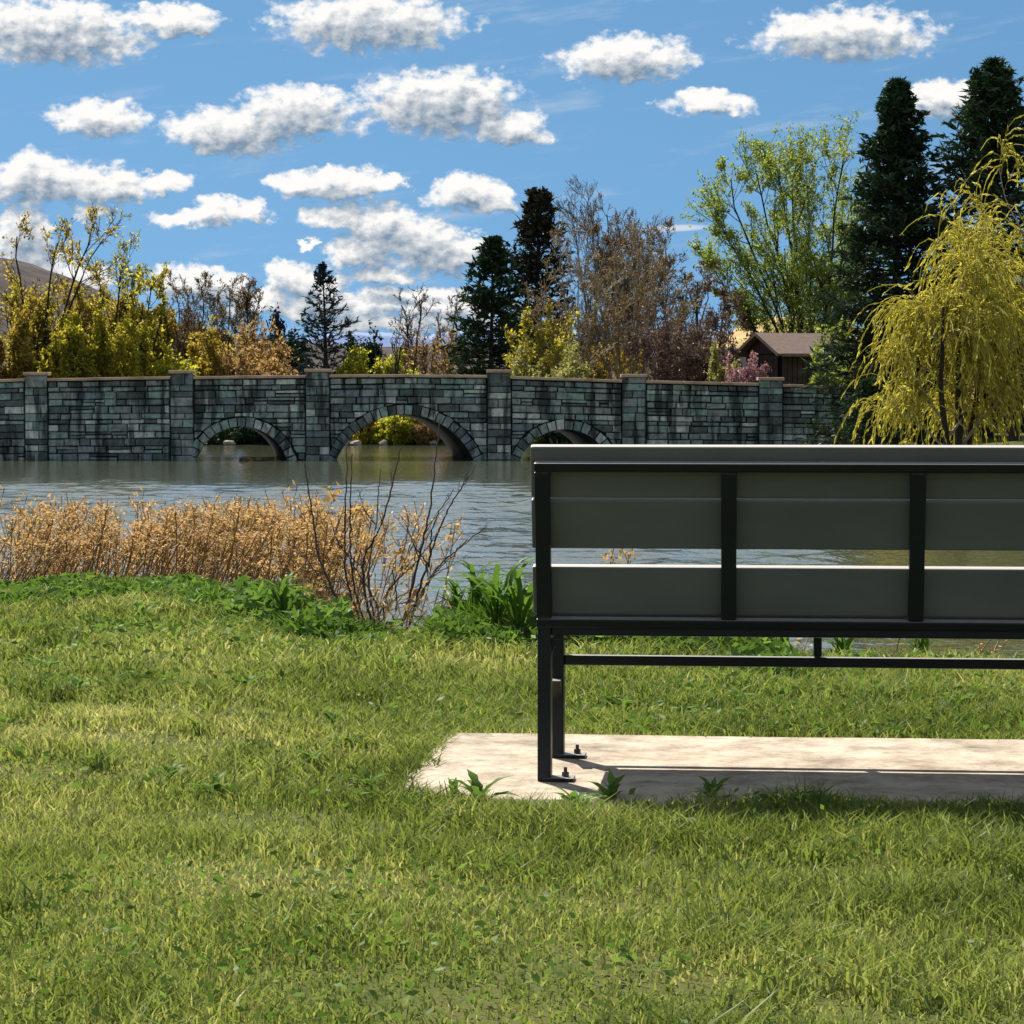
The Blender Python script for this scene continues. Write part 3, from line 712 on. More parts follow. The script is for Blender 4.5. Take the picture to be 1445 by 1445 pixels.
def broadleaf(name, label, cat, px, x0, x1, ytop, Y, kind, bark, leaf, seed, stems=1, group=None, leafn=3, lsize=0.09, dens=1.0, trunkr=None, zoff=0.0, spread=None, limbs=None):
    """kind: tree (single trunk, spreading), vase (upswept), shrub (many stems from the ground)"""
    rng = np.random.default_rng(seed)
    bxw = at(px, 600, Y)[0]; zb = float(tz(bxw, Y)) - 0.05 + zoff
    xl, xr = at(x0, 500, Y)[0]-bxw, at(x1, 500, Y)[0]-bxw; H = at(px, ytop, Y)[2]-zb
    n0 = stems
    th = rng.uniform(0, 2*math.pi, n0) + np.arange(n0)*2*math.pi/n0
    sp = {'tree': 0.16, 'vase': 0.38, 'shrub': 0.75, 'fan': 0.7}[kind] if n0 > 1 else 0.05
    if spread: sp = spread
    S = np.stack([np.cos(th)*0.04*n0**.5, np.sin(th)*0.04*n0**.5, np.zeros(n0)], -1)
    D = np.stack([np.cos(th)*sp*rng.uniform(.3,1.3,n0), np.sin(th)*sp*rng.uniform(.3,1.3,n0), np.ones(n0)], -1)
    L0 = rng.uniform(0.75, 1.1, n0); R0 = np.full(n0, trunkr if trunkr else 0.018*H/max(1, n0**0.5)+0.02)
    lv = {'tree': [(7,.10,.03), (8,.30,.95,.85,.25,.50,.45,.55, 5,.13,.06), (6,.2,1.,.75,.25,.48,.3,.55, 4,.16,.03), (5,.2,1.,.7,.3,.5,.2,.6, 3,.2,.0)],
          'vase': [(7,.10,.02), (12,.22,1.,.55,.2,.36,.55,.5, 6,.12,.06), (7,.12,1.,.58,.22,.48,.35,.55, 4,.15,.05), (5,.15,1.,.6,.25,.5,.2,.6, 3,.18,.04)],
          'fan': [(8,.05,.0), (15,.20,1.,.50,.2,.30,.45,.5, 6,.10,.05), (8,.12,1.,.55,.22,.46,.3,.55, 4,.13,.05), (5,.2,1.,.55,.25,.5,.2,.6, 3,.16,.03)],
          'shrub': [(6,.12,.04), (7,.15,1.,.7,.25,.5,.3,.6, 4,.15,.03), (6,.15,1.,.75,.3,.5,.2,.6, 3,.2,.0), (4,.2,1.,.8,.3,.5,.2,.6, 2,.2,.0)]}[kind]
    P0, T0 = polyline(rng, S, D, L0, lv[0][0], lv[0][1], lv[0][2])
    free = kind in ('vase', 'fan')
    if free:      # every main limb runs out to the edge of the crown
        if limbs is None:
            f_ = (np.arange(n0)+0.5)/n0 + rng.uniform(-.12, .12, n0)/n0**.5
            limbs = [(x0+(x1-x0)*(.10+.80*q), ytop + (540-ytop)*(.30*(2*q-1)**2 + rng.uniform(0, .10))) for q in f_]
            limbs[n0//2] = (limbs[n0//2][0], ytop+4)
        n0 = len(limbs); K = 9; P0 = np.zeros((n0, K+1, 3))
        for q, (lx_, ly_) in enumerate(limbs):
            E = np.array(at(lx_, ly_, Y)) - np.array([bxw, Y, zb]); E[1] = rng.uniform(-1, 1)*min(2.0, abs(xr-xl)*.35)
            t = np.linspace(0, 1, K+1); bow = rng.uniform(.15, .4)
            P0[q,:,0] = E[0]*(t*(1-bow)+bow*t*t); P0[q,:,1] = E[1]*t; P0[q,:,2] = E[2]*t
            P0[q,1:-1] += np.cumsum(rng.normal(0, .018*E[2]/3, (K-1, 3)), 0)*np.array([1, 1, .3])
        T0 = norm(np.diff(P0, axis=1)); L0 = np.linalg.norm(np.diff(P0, axis=1), axis=2).sum(1)
        R0 = np.full(n0, trunkr if trunkr else 0.016*H/max(1, n0**0.5)+0.02); lv = [(K,0,0)] + lv[1:]
    levels = [(P0, T0, radii(R0, lv[0][0], 0.3), L0)]
    for (c, t0, t1, an, av, ra, fa, rr_, K, wb, up) in lv[1:]:
        Pp, Tp, Rp, Lp = levels[-1]
        cn = max(2, int(round(c*dens)))
        S, D, L, Rr = spawn(rng, Pp, Tp, Rp, Lp, cn, t0, t1, an, av, ra, fa, rr_)
        Pn, Tn = polyline(rng, S, D, L, K, wb, up)
        levels.append((Pn, Tn, np.maximum(radii(Rr, K, 0.4), 0.011), L))
    allp = np.concatenate([l[0].reshape(-1, 3) for l in levels])
    zmax = np.percentile(allp[:,2], 99.7); lo, hi = np.percentile(allp[:,0], 4), np.percentile(allp[:,0], 96)
    lo, hi = min(lo, -0.45*hi, -1e-3), max(hi, -0.45*lo, 1e-3)
    dp = max(abs(np.percentile(allp[:,1], 1)), abs(np.percentile(allp[:,1], 99)))
    W = (xr-xl)/2
    sq = lambda t: np.where(t > 1, 1+0.7*np.log1p(np.maximum(t-1, 0)/0.7), t)      # rein in stray tips
    def fit(P_):
        if free: return P_
        Q = P_.copy(); Q[...,2] *= H/zmax
        Q[...,0] = np.where(P_[...,0] < 0, xl*0.88*sq(P_[...,0]/min(lo, -1e-3)), xr*0.88*sq(P_[...,0]/max(hi, 1e-3)))
        Q[...,1] *= min(W, 3.0)/dp; Q[...,2] = np.maximum(Q[...,2], 0.0); return Q
    fl = [(fit(l[0]), l[2]) for l in levels]
    root = empty(name, (bxw, Y, zb), label, cat, group)
    nl = len(fl)
    V, Fq = join([tubes(fl[0][0], fl[0][1], 6)])
    link('trunk', mk_mesh('trunk', V, Fq, bark, True), root)
    tw_ = [(p, r, 4 if k == 0 else 3) for k, (p, r) in enumerate(fl[1:])]
    p_, r_, _s = tw_.pop()
    if leafn < 5: tw_.append((p_[:, [0, -1]], r_[:, [0, -1]], 3))       # finest twigs; hidden where leaves are dense
    p_, r_, _s = tw_[1]; tw_[1] = (p_[:, ::2], r_[:, ::2], 3)
    V, Fq = join([tubes(p, r, n_) for p, r, n_ in tw_])
    br = link('branches', mk_mesh('branches', V, Fq, bark, True), root)
    if leaf is not None and leafn > 0:
        C1, A1 = sample(rng, fl[-1][0], leafn, 0.1)
        C2, A2 = sample(rng, fl[-2][0], max(1, leafn//2), 0.4)
        C = np.concatenate([C1, C2]); A = np.concatenate([A1, A2])
        C = C + rng.normal(0, lsize*0.9, C.shape)
        V, Fq, ti = cards(rng, C, lsize, lsize*0.5, A, 0.9)
        link('foliage', mk_mesh('foliage', V, Fq, leaf, False, ti), root)
    return root

def conifer(name, label, px, x0, x1, ytop, Y, leaf, seed, nb=120, tw=9, nd=3, droop=0.0, shape=0.85, bare=0.06, card=(0.20,0.05), group=None, zbase=None, ybase=None, flat=0.5, wide=1.45):
    rng = np.random.default_rng(seed)
    bxw = at(px, 600, Y)[0]; zb = float(tz(bxw, Y))-0.05
    H = at(px, ytop, Y)[2]-zb; W = (at(x1, 500, Y)[0]-at(x0, 500, Y)[0])/2*wide
    P0, T0 = polyline(rng, np.zeros((1,3)), np.array([[0,0,1.0]]), np.array([H]), 12, 0.008, 0.02)
    P0[...,2] *= H/P0[0,-1,2]
    R0 = radii(np.array([0.017*H+0.03]), 12, 0.08)
    h = np.sort(bare + (1-bare)*rng.uniform(0, 1, nb)**0.85); h = np.minimum(h, 0.985)
    th = np.arange(nb)*2.399 + rng.normal(0, 0.3, nb)
    Lb = W*((1-h)**shape)*rng.uniform(0.72, 1.12, nb) + 0.12
    S = np.stack([np.interp(h, np.linspace(0,1,13), P0[0,:,0]), np.interp(h, np.linspace(0,1,13), P0[0,:,1]), h*H], -1)
    elv = np.interp(h, [0, .5, 1], [-0.25-droop, 0.05-droop, 0.75])
    D = np.stack([np.cos(th)*np.cos(elv), np.sin(th)*np.cos(elv), np.sin(elv)], -1)
    P1, T1 = polyline(rng, S, D, Lb, 5, 0.06, 0.07)
    Rb = radii(0.010+0.012*Lb, 5, 0.3)
    S2, D2, L2, R2 = spawn(rng, P1, T1, Rb, Lb, tw, 0.12, 1.0, 0.95, 0.2, 0.42, 0.45, 0.6)
    D2[:,2] *= flat; 
    P2, T2 = polyline(rng, S2, D2, L2, 3, 0.12, 0.02 - droop*0.25)
    root = empty(name, (bxw, Y, zb), label, 'conifer', group)
    V, Fq = tubes(P0, R0, 7); link('trunk', mk_mesh('trunk', V, Fq, M['trunk_dark'], True), root)
    V, Fq = join([tubes(P1, Rb, 4), tubes(P2[:, [0, -1]], np.maximum(radii(R2, 1, 0.4), 0.006), 3)])
    link('branches', mk_mesh('branches', V, Fq, M['trunk_dark'], True), root)
    C1, A1 = sample(rng, P1, nd*2, 0.25); C2, A2 = sample(rng, P2, nd, 0.05); Ct = P0[0,-3:]
    C = np.concatenate([C1, C2]); A = np.concatenate([A1, A2])
    C = C + rng.normal(0, 0.03, C.shape)
    V, Fq, ti = cards(rng, C, card[0], card[1], A, 0.35)
    link('foliage', mk_mesh('foliage', V, Fq, leaf, False, ti), root)
    return root

def willow(name, label, px, x0, x1, ytop, Y, seed, limbs=26, strands=11, slen=(0.9, 2.2), card=(0.13, 0.030), group=None, per=8):
    rng = np.random.default_rng(seed)
    bxw = at(px, 600, Y)[0]; zb = float(tz(bxw, Y))-0.05
    H = at(px, ytop, Y)[2]-zb; xl, xr = at(x0, 500, Y)[0]-bxw, at(x1, 500, Y)[0]-bxw
    S = np.zeros((3,3)); D = np.array([[0.15,0,1.0],[-0.3,-.2,1],[0.35,0.1,1]])
    P0, T0 = polyline(rng, S, D, np.array([.75,.7,.7])*H, 8, 0.06, 0.03); R0 = radii(np.array([.16,.12,.12]), 8, 0.3)
    S1, D1, L1, R1 = spawn(rng, P0, T0, R0, np.full(3, H), limbs//3, 0.25, 1.0, 0.9, 0.25, 0.30, 0.2, 0.5)
    P1, T1 = polyline(rng, S1, D1, L1, 6, 0.10, [0.15,0.1,0.0,-.08,-.15,-.2])
    S2, D2, L2, R2 = spawn(rng, P1, T1, radii(R1, 6), L1, 5, 0.2, 1.0, 0.6, 0.2, 0.42, 0.2, 0.5)
    P2, T2 = polyline(rng, S2, D2, L2, 4, 0.12, [0.1,0.0,-.15,-.3])
    allp = np.concatenate([P1.reshape(-1,3), P2.reshape(-1,3)])
    sx_ = min(2.0, xr/np.percentile(allp[:,0], 98)) if xr > 0 else 1; sxl = -xl/abs(np.percentile(allp[:,0], 2)); szz = H/np.percentile(allp[:,2], 99.5)
    def fit(P_):
        Q = P_.copy(); Q[...,0] = np.where(P_[...,0] < 0, P_[...,0]*sxl, P_[...,0]*sx_); Q[...,1] *= sxl*0.8; Q[...,2] *= szz; return Q
    P0, P1, P2 = fit(P0), fit(P1), fit(P2)
    St, A = sample(rng, np.concatenate([P2]), strands, 0.2)
    n = len(St); Ld = rng.uniform(*slen, n); Ld = np.minimum(Ld, np.maximum(0.25, St[:,2]-0.2))
    Dd = norm(A)*0.6 + rng.normal(0, 0.45, (n, 3)) + np.array([0,0,0.25])
    P3, T3 = polyline(rng, St, Dd, Ld, 7, 0.10, [-.25,-.45,-.5,-.5,-.4,-.4,-.3])
    root = empty(name, (bxw, Y, zb), label, 'tree', group)
    V, Fq = tubes(P0, R0, 7); link('trunk', mk_mesh('trunk', V, Fq, M['trunk_dark'], True), root)
    V, Fq = join([tubes(P1, np.maximum(radii(R1, 6), .012), 4), tubes(P2, np.maximum(radii(R2, 4), .008), 3)])
    link('branches', mk_mesh('branches', V, Fq, M['trunk_pale'], True), root)
    V1, F1 = tubes(P3, np.full((n, 8), 0.011), 3)
    C, A = sample(rng, P3, per, 0.05)
    V2, F2, t2 = cards(rng, C, card[0], card[1], A, 0.28)
    tt = np.concatenate([np.repeat(np.clip(rng.normal(.45, .2, n), 0, 1), 8*3), t2])
    link('hanging_foliage', mk_mesh('hanging_foliage', np.concatenate([V1, V2]), np.concatenate([F1, F2+len(V1)]), M['lf_willow'], False, tt), root)
    return root

# ------------------------------------------------------------------ trees and shrubs beyond the bridge (left to right)
B = broadleaf
GY, GB = 'yellow green shrubs on the far left bank', 'bare brown trees on the far left bank'
B('tall_tree','tallest sparse tree at the far left with two leaning dark stems','tree',52,8,152,310,124,'vase',M['trunk_dark'],M['lf_olive'],1,limbs=[(88, 345), (28, 335), (128, 312), (150, 338), (10, 400)],stems=5,leafn=2,lsize=.10,dens=.85,trunkr=.10,spread=.3)
B('slender_tree','slender pointed tree rising behind the yellow shrubs at left','tree',150,128,205,352,127,'vase',M['trunk_dark'],M['lf_yellow'],2,limbs=[(172,352),(140,385),(192,392)],stems=3,leafn=2,lsize=.09,dens=.8,trunkr=.08)
B('slender_tree','shorter slender tree right of the pointed one among yellow shrubs','tree',197,165,236,402,126,'vase',M['trunk_dark'],M['lf_yellow'],3,limbs=[(216,402),(188,415),(232,425)],stems=3,leafn=3,lsize=.10,dens=.85,trunkr=.08)
for k, (x0, x1, yt, Y, lf, lab) in enumerate([
    (-40,45,425,121,'lf_olive','olive shrub cut by the left edge of the photo'),
    (20,95,410,126,'lf_yellow','yellow green shrub at the foot of the tallest left tree'),
    (60,140,448,121.5,'lf_yellow','low yellow shrub just right of the tallest left tree'),
    (95,178,405,131,'lf_olive','tall olive shrub behind the slender pointed tree'),
    (130,205,440,122,'lf_yellow','yellow shrub in front of the two slender trees'),
    (172,236,420,129,'lf_olive','olive yellow shrub beside the bare brown trees')]):
    B('yellow_shrub',lab,'shrub',(x0+x1)/2,x0,x1,yt,Y,'shrub',M['trunk_dark'],M[lf],10+k,stems=9,leafn=9,lsize=.10,dens=1.1,group=GY)
B('bright_shrub','bright yellow green shrub low behind the second bridge pilaster','shrub',232,182,282,494,125,'shrub',M['trunk_brown'],M['lf_bright'],20,stems=7,leafn=6,lsize=.10)
for k, (px, x0, x1, yt, Y, bk, lab) in enumerate([
    (245,212,282,412,136,'trunk_brown','bare brown tree nearest the yellow shrubs'),
    (282,250,318,400,138,'trunk_dark','tallest bare brown tree above the tan bushes'),
    (320,295,350,410,140,'trunk_brown','bare brown tree third from the yellow shrubs'),
    (350,325,382,404,134,'trunk_dark','bare dark tree leaning out beside the tan bush'),
    (262,232,295,440,130,'trunk_brown','lower bare brown tree in front of the tallest one')]):
    B('bare_tree',lab,'tree',px,x0,x1,yt,Y,'vase',M[bk],M['lf_buds'],30+k,stems=3,leafn=2,lsize=.06,dens=1.0,group=GB)
B('tan_bush','tan brown bush between bare trees and dark evergreen','shrub',308,270,350,458,125,'shrub',M['trunk_brown'],M['lf_olive'],40,stems=7,leafn=5,lsize=.10)
B('tan_bush','rounded tan bush left of the blue spruce','shrub',358,318,402,456,123,'shrub',M['trunk_brown'],M['lf_tan'],41,stems=7,leafn=5,lsize=.10)
B('tan_bush','low pinkish tan bush directly above the left arch','shrub',372,338,408,494,120,'shrub',M['trunk_brown'],M['lf_tan'],42,stems=7,leafn=6,lsize=.09)
B('dark_tree','small dark blue green tree left of the blue spruce','tree',396,372,418,437,150,'tree',M['trunk_dark'],M['lf_blue'],43,leafn=8,lsize=.14)
B('dark_shrub','dark green shrub at the left foot of the blue spruce','shrub',412,390,432,478,131,'shrub',M['trunk_dark'],M['lf_dark'],44,stems=6,leafn=7,lsize=.12)
B('dark_shrub','dark green shrub at the right foot of the blue spruce','shrub',512,495,536,470,136,'shrub',M['trunk_dark'],M['lf_dark'],45,stems=6,leafn=6,lsize=.12)
conifer('blue_spruce','blue green spruce with open tiers standing behind the third pilaster',460,412,516,374,128,M['lf_spruce'],50,nb=110,tw=8,nd=3,droop=-.12,shape=.75,card=(.17,.04))
B('yellow_bush','left of two bright yellow bushes above the middle arch','shrub',514,484,544,493,127,'shrub',M['trunk_brown'],M['lf_bright'],51,stems=7,leafn=6,lsize=.10)
B('yellow_bush','right of two bright yellow bushes above the middle arch','shrub',562,532,594,499,126,'shrub',M['trunk_brown'],M['lf_bright'],52,stems=7,leafn=6,lsize=.10)
B('bare_tree','dark bare tree in the gap above the yellow bushes','tree',578,545,612,418,142,'vase',M['trunk_dark'],M['lf_buds'],53,stems=2,leafn=1,lsize=.05)
B('bare_tree','grey bare tree left of the big dark conifers','tree',632,600,660,425,145,'vase',M['trunk_grey'],M['lf_buds'],54,stems=2,leafn=1,lsize=.05)
B('olive_shrub','olive brown shrub at the left foot of the conifers','shrub',618,578,660,468,132,'shrub',M['trunk_brown'],M['lf_tan'],55,stems=8,leafn=3,lsize=.08)
B('olive_shrub','dull brown shrub under the dark bare tree','shrub',565,538,600,480,134,'shrub',M['trunk_brown'],M['lf_buds'],56,stems=8,leafn=3,lsize=.08)
conifer('dark_conifer','broad dark green conifer left of the taller one',694,636,752,342,126,M['lf_dark'],60,nb=190,tw=11,nd=4,droop=.1,shape=.5,card=(.20,.06),wide=1.3)
conifer('tall_conifer','tallest dark conifer with brownish crown in the middle',756,698,812,276,131,M['lf_darkbrown'],61,nb=210,tw=11,nd=4,droop=-.05,shape=.42,card=(.20,.055),wide=1.25)
B('feathery_shrub','yellow green feathery shrub at the right foot of the conifers','shrub',762,720,805,432,122,'shrub',M['trunk_pale'],M['lf_yellow'],62,stems=7,leafn=4,lsize=.09)
B('pale_bush','pale green bush low behind the parapet right of conifers','shrub',790,735,838,488,119,'shrub',M['trunk_pale'],M['lf_pale'],63,stems=8,leafn=6,lsize=.09)
B('bare_tree','pale multi stemmed bare tree leaning in front of the tall conifer','tree',812,752,862,345,123,'vase',M['trunk_pale'],M['lf_buds'],64,limbs=[(742, 430), (768, 392), (792, 350), (815, 348), (842, 390)],stems=5,leafn=2,lsize=.06,dens=.85,trunkr=.07)
B('bare_tree','tallest grey bare tree with fine upright twigs','tree',845,788,905,288,140,'vase',M['trunk_grey'],M['lf_buds'],65,limbs=[(806, 300), (832, 288), (858, 300), (884, 318), (902, 345)],stems=5,leafn=1,lsize=.05,dens=1.1)
B('bare_tree','wide brown bare tree with crooked pale limbs','tree',880,818,962,335,127,'vase',M['trunk_pale'],M['lf_buds'],66,limbs=[(822, 425), (842, 390), (868, 362), (905, 345), (932, 368), (956, 410)],stems=6,leafn=3,lsize=.06,dens=1.0,trunkr=.09)
B('bare_tree','brown bare tree behind the wide crooked one','tree',895,835,955,322,134,'vase',M['trunk_brown'],M['lf_buds'],67,limbs=[(845, 340), (872, 325), (905, 330), (938, 348)],stems=4,leafn=3,lsize=.06,dens=1.1)
B('bare_tree','brown bare tree above the purple brown shrubs','tree',950,900,1005,378,136,'vase',M['trunk_brown'],M['lf_buds'],68,limbs=[(912, 392), (938, 378), (968, 384), (996, 400)],stems=4,leafn=3,lsize=.06,dens=1.05)
B('bare_tree','dark brown bushy tree left of the fresh green tree','tree',1000,952,1055,372,131,'tree',M['trunk_dark'],M['lf_purple'],69,stems=2,leafn=5,lsize=.09)
B('purple_shrub','large purple brown twiggy shrub behind the fifth pilaster','shrub',950,888,1005,432,120,'shrub',M['twig_purple'],M['lf_purple'],70,stems=9,leafn=4,lsize=.08,dens=1.1)
B('purple_shrub','purple brown twiggy shrub left of the shed','shrub',1004,960,1044,455,121,'shrub',M['twig_purple'],M['lf_purple'],71,stems=8,leafn=4,lsize=.08,dens=1.1)
B('olive_shrub','dim olive shrub behind the pale stems above the parapet','shrub',860,815,905,440,130,'shrub',M['trunk_brown'],M['lf_olive'],72,stems=8,leafn=4,lsize=.08)
B('green_shrub','small yellow green shrub between purple shrub and shed','shrub',1020,1003,1038,490,117,'shrub',M['trunk_brown'],M['lf_pale'],73,stems=6,leafn=6,lsize=.08)
B('blossom_shrub','pink blossoming shrub beside the left end of the shed','shrub',1052,1028,1080,500,114,'shrub',M['trunk_brown'],M['lf_pink'],74,stems=6,leafn=4,lsize=.07)
B('green_tree','large fresh green tree fanning out above the shed roof','tree',1140,998,1218,228,136,'fan',M['trunk_dark'],M['lf_lime'],75,limbs=[(1008, 300), (1030, 255), (1062, 240), (1095, 225), (1128, 218), (1158, 222), (1188, 232), (1012, 380), (1035, 420), (1198, 330)],stems=10,leafn=5,lsize=.085,dens=1.1,trunkr=.11,spread=.75)
B('green_tree','smaller green tree between the fan shaped one and the dark conifer','tree',1192,1158,1235,268,140,'vase',M['trunk_brown'],M['lf_lime'],76,stems=4,leafn=5,lsize=.085,spread=.4)
B('green_shrub','yellow green shrub hanging over the right end of the shed roof','shrub',1182,1148,1222,458,117,'shrub',M['trunk_brown'],M['lf_lime'],77,stems=7,leafn=5,lsize=.09)
B('green_shrub','dark green shrub below the shed eaves by the conifer','shrub',1196,1158,1238,492,113,'shrub',M['trunk_dark'],M['lf_lime'],78,stems=7,leafn=5,lsize=.09)
# right bank, in front of the bridge
conifer('big_conifer','big dark conifer on the right bank beside the green tree',1262,1182,1352,118,84,M['lf_dark'],80,nb=330,tw=14,nd=5,droop=.12,shape=.66,bare=.05,card=(.17,.04),wide=1.6)
conifer('big_conifer','dark conifer at the right edge behind the willow',1392,1290,1500,90,82,M['lf_dark'],81,nb=330,tw=13,nd=5,droop=.12,shape=.66,bare=.05,card=(.17,.04),wide=1.6)
conifer('small_spruce','small green spruce growing in front of the bridge by the willow',1226,1184,1268,540,79,M['lf_dark'],82,nb=90,tw=9,nd=4,droop=-.05,shape=.6,bare=.02,card=(.11,.03))
willow('willow_tree','large weeping yellow willow on the right bank',1352,1262,1440,338,71,83)
willow('willow_tree','higher yellow willow hanging into the top right corner',1430,1340,1520,215,77,84,limbs=20,strands=6)

# ------------------------------------------------------------------ shed and pale wall beyond the bridge
sx0, _, sz_e = at(1052, 500, 122); sx1 = at(1192, 500, 122)[0]; sy = 122.0
zg = -0.6
shed = empty('garden_shed', ((sx0+sx1)/2, sy, zg), 'small dark brown shed with a pitched roof behind the bridge', 'shed')
hw = (sx1-sx0)/2; ze = at(1100, 499, 120.5)[2]-zg; zr = at(1100, 473, 122)[2]-zg
dy = 1.9
lx = -hw+0.75       # left gable wall set back under the roof
P = Poly(); P.box((0.35, 0, ze/2), (2*hw-0.7-0.3, 2*dy-0.5, ze)); P.build('wall', M['shed'], shed)
for k in range(14):
    P = Poly(); xk = lx+0.06+k*0.27
    if xk < hw-0.2: P.box((xk, -dy+0.23, ze*0.5-0.02), (0.235, 0.05, ze-0.06)); P.build('board', M['shed'], shed)
for k in range(9):
    P = Poly(); P.box((lx-0.22, -dy+0.55+k*0.33, ze*0.5-0.02), (0.05, 0.29, ze-0.06)); P.build('board', M['shed'], shed)
# gable ridge runs left-right, gable end faces left and slightly to the camera
P = Poly(); P.add([(lx-.2,-dy+.25,ze),(lx-.2,dy-.25,ze),(lx-.2,0,zr-.12),(hw-.2,-dy+.25,ze),(hw-.2,dy-.25,ze),(hw-.2,0,zr-.12)],[(0,1,2),(3,5,4),(0,3,4,1),(0,2,5,3),(1,4,5,2)]); P.build('gable', M['shed'], shed)
P = Poly()
P.add([(lx-.55,-dy-.25,ze-.12),(hw+.3,-dy-.25,ze-.12),(hw+.3,0,zr),(lx-.55,0,zr),(lx-.55,-dy-.25,ze-.02),(hw+.3,-dy-.25,ze-.02),(hw+.3,0,zr+.1),(lx-.55,0,zr+.1)],[(0,1,2,3),(7,6,5,4),(0,4,5,1),(3,2,6,7),(0,3,7,4),(1,5,6,2)])
P.add([(lx-.55,dy+.25,ze-.12),(hw+.3,dy+.25,ze-.12),(hw+.3,0,zr),(lx-.55,0,zr),(lx-.55,dy+.25,ze-.02),(hw+.3,dy+.25,ze-.02),(hw+.3,0,zr+.1),(lx-.55,0,zr+.1)],[(3,2,1,0),(4,5,6,7),(1,5,4,0),(7,6,2,3),(4,7,3,0),(2,6,5,1)])
P.build('roof', M['roof'], shed)
P = Poly(); P.box(((lx+hw)/2, -dy-.27, ze-.08), (hw-lx+.7, .04, .14)); P.build('fascia', M['fascia'], shed)
for s in (-1, 1):
    P = Poly(); P.add([(lx-.585,s*(dy+.25),ze-.16),(lx-.585,0,zr-.04),(lx-.585,0,zr+.13),(lx-.585,s*(dy+.25),ze+.01),(lx-.555,s*(dy+.25),ze-.16),(lx-.555,0,zr-.04),(lx-.555,0,zr+.13),(lx-.555,s*(dy+.25),ze+.01)],[(0,1,2,3),(7,6,5,4),(0,4,5,1),(2,6,7,3),(0,3,7,4),(1,5,6,2)]); P.build('barge_board', M['fascia'], shed)
shed.rotation_euler.z = R(24)
a, b = at(1018, 494, 126), at(1056, 530, 126)
P = Poly(); P.box((0,0,(a[2]+.6)/2), (b[0]-a[0], .25, a[2]+.6)); P.box((0,0,a[2]+.6+.04), (b[0]-a[0]+.14, .35, .08))
tag(P.build('garden_wall', M['palewall'], loc=((a[0]+b[0])/2, 126, -.6)), 'short pale panel wall just left of the shed', 'wall')

# ------------------------------------------------------------------ rocks
def rock(name, loc, s, seed, mat, label, group):
    rng = np.random.default_rng(seed)
    import bmesh
    bm = bmesh.new(); bmesh.ops.create_icosphere(bm, subdivisions=2, radius=1.0)
    ph = rng.uniform(0, 6, 9)
    for v in bm.verts:
        c = v.co; n_ = 1 + 0.18*math.sin(2.3*c.x+ph[0])*math.sin(2.1*c.y+ph[1]) + 0.13*math.sin(4*c.z+ph[2]+2*c.x) + 0.08*math.sin(7*c.y+ph[3])
        v.co = Vector((c.x*s[0], c.y*s[1], c.z*s[2]))*n_
    me = bpy.data.meshes.new(name); bm.to_mesh(me); bm.free(); me.materials.append(mat)
    o = link(name, me, loc=loc); o.rotation_euler.z = rng.uniform(0, 6); return tag(o, label, 'rock', group)
rr = np.random.default_rng(3)
for k in range(7):
    px = [288,322,392,488,503,541,612][k]
    X_ = at(px, 625, 117)[0]; s_ = rr.uniform(.16, .30)
    rock('shore_rock', (X_, 117+rr.uniform(-.4,.8), WATER_Z+.08), (s_, s_*.8, s_*.62), k, M['rock'], ['pale shore rock at the left side of the view through the left arch','pale shore rock near the centre of the view through the left arch','pale shore rock at the right side of the view through the left arch','leftmost pale shore rock through the middle arch','second pale shore rock from the left through the middle arch','pale shore rock by the dark trunk in the middle arch','rightmost pale shore rock through the middle arch'][k], 'rocks seen through the left arch' if px < 450 else 'rocks seen through the middle arch')
for px, lab in ((349,'left of two dark rocks in the water below the left arch'),(369,'right of two dark rocks in the water below the left arch')):
    X_, Y_, _z = gp(px, 649.5, WATER_Z)
    rock('wet_rock', (X_, Y_-1.0, WATER_Z+.03), (.17,.15,.12), px, M['darkrock'], lab, 'dark rocks under the left arch')
# brushy far bank seen through the arches
for k, (px, x0, x1, yt, Y, lf, lab) in enumerate([(300,262,340,590,119,'lf_dark','dark undergrowth at the left through the left arch'),(372,335,415,588,119.2,'lf_dark','dark undergrowth at the right through the left arch'),
    (490,462,518,596,118.2,'lf_yellow','yellow undergrowth at the left through the middle arch'),(520,495,548,580,119.2,'lf_olive','olive undergrowth left of the dark trunk in the middle arch'),(553,530,578,590,118.3,'lf_bright','bright yellow undergrowth in the centre of the middle arch'),
    (583,560,606,578,119.2,'lf_yellow','yellow undergrowth right of centre through the middle arch'),(606,585,630,598,118.2,'lf_tan','tan undergrowth low at the right through the middle arch'),(640,612,668,590,118.8,'lf_tan','tan undergrowth at the far right through the middle arch'),(800,745,850,580,119,'lf_dark','dark undergrowth behind the right arch')]):
    B('undergrowth',lab,'shrub',px,x0,x1,yt,Y,'shrub',M['trunk_dark'],M[lf],200+k,stems=8,leafn=7,lsize=.075,dens=1.1)
for k, (px, ln) in enumerate(((546,.05),(578,-.02))):
    B('bare_tree',['dark trunk standing left of centre in the middle arch','thinner dark trunk right of centre in the middle arch'][k],'tree',px,px-34,px+34,462,119.2,'tree',M['trunk_dark'],M['lf_buds'],220+k,leafn=1,lsize=.05,trunkr=.12-.03*k,dens=.7)

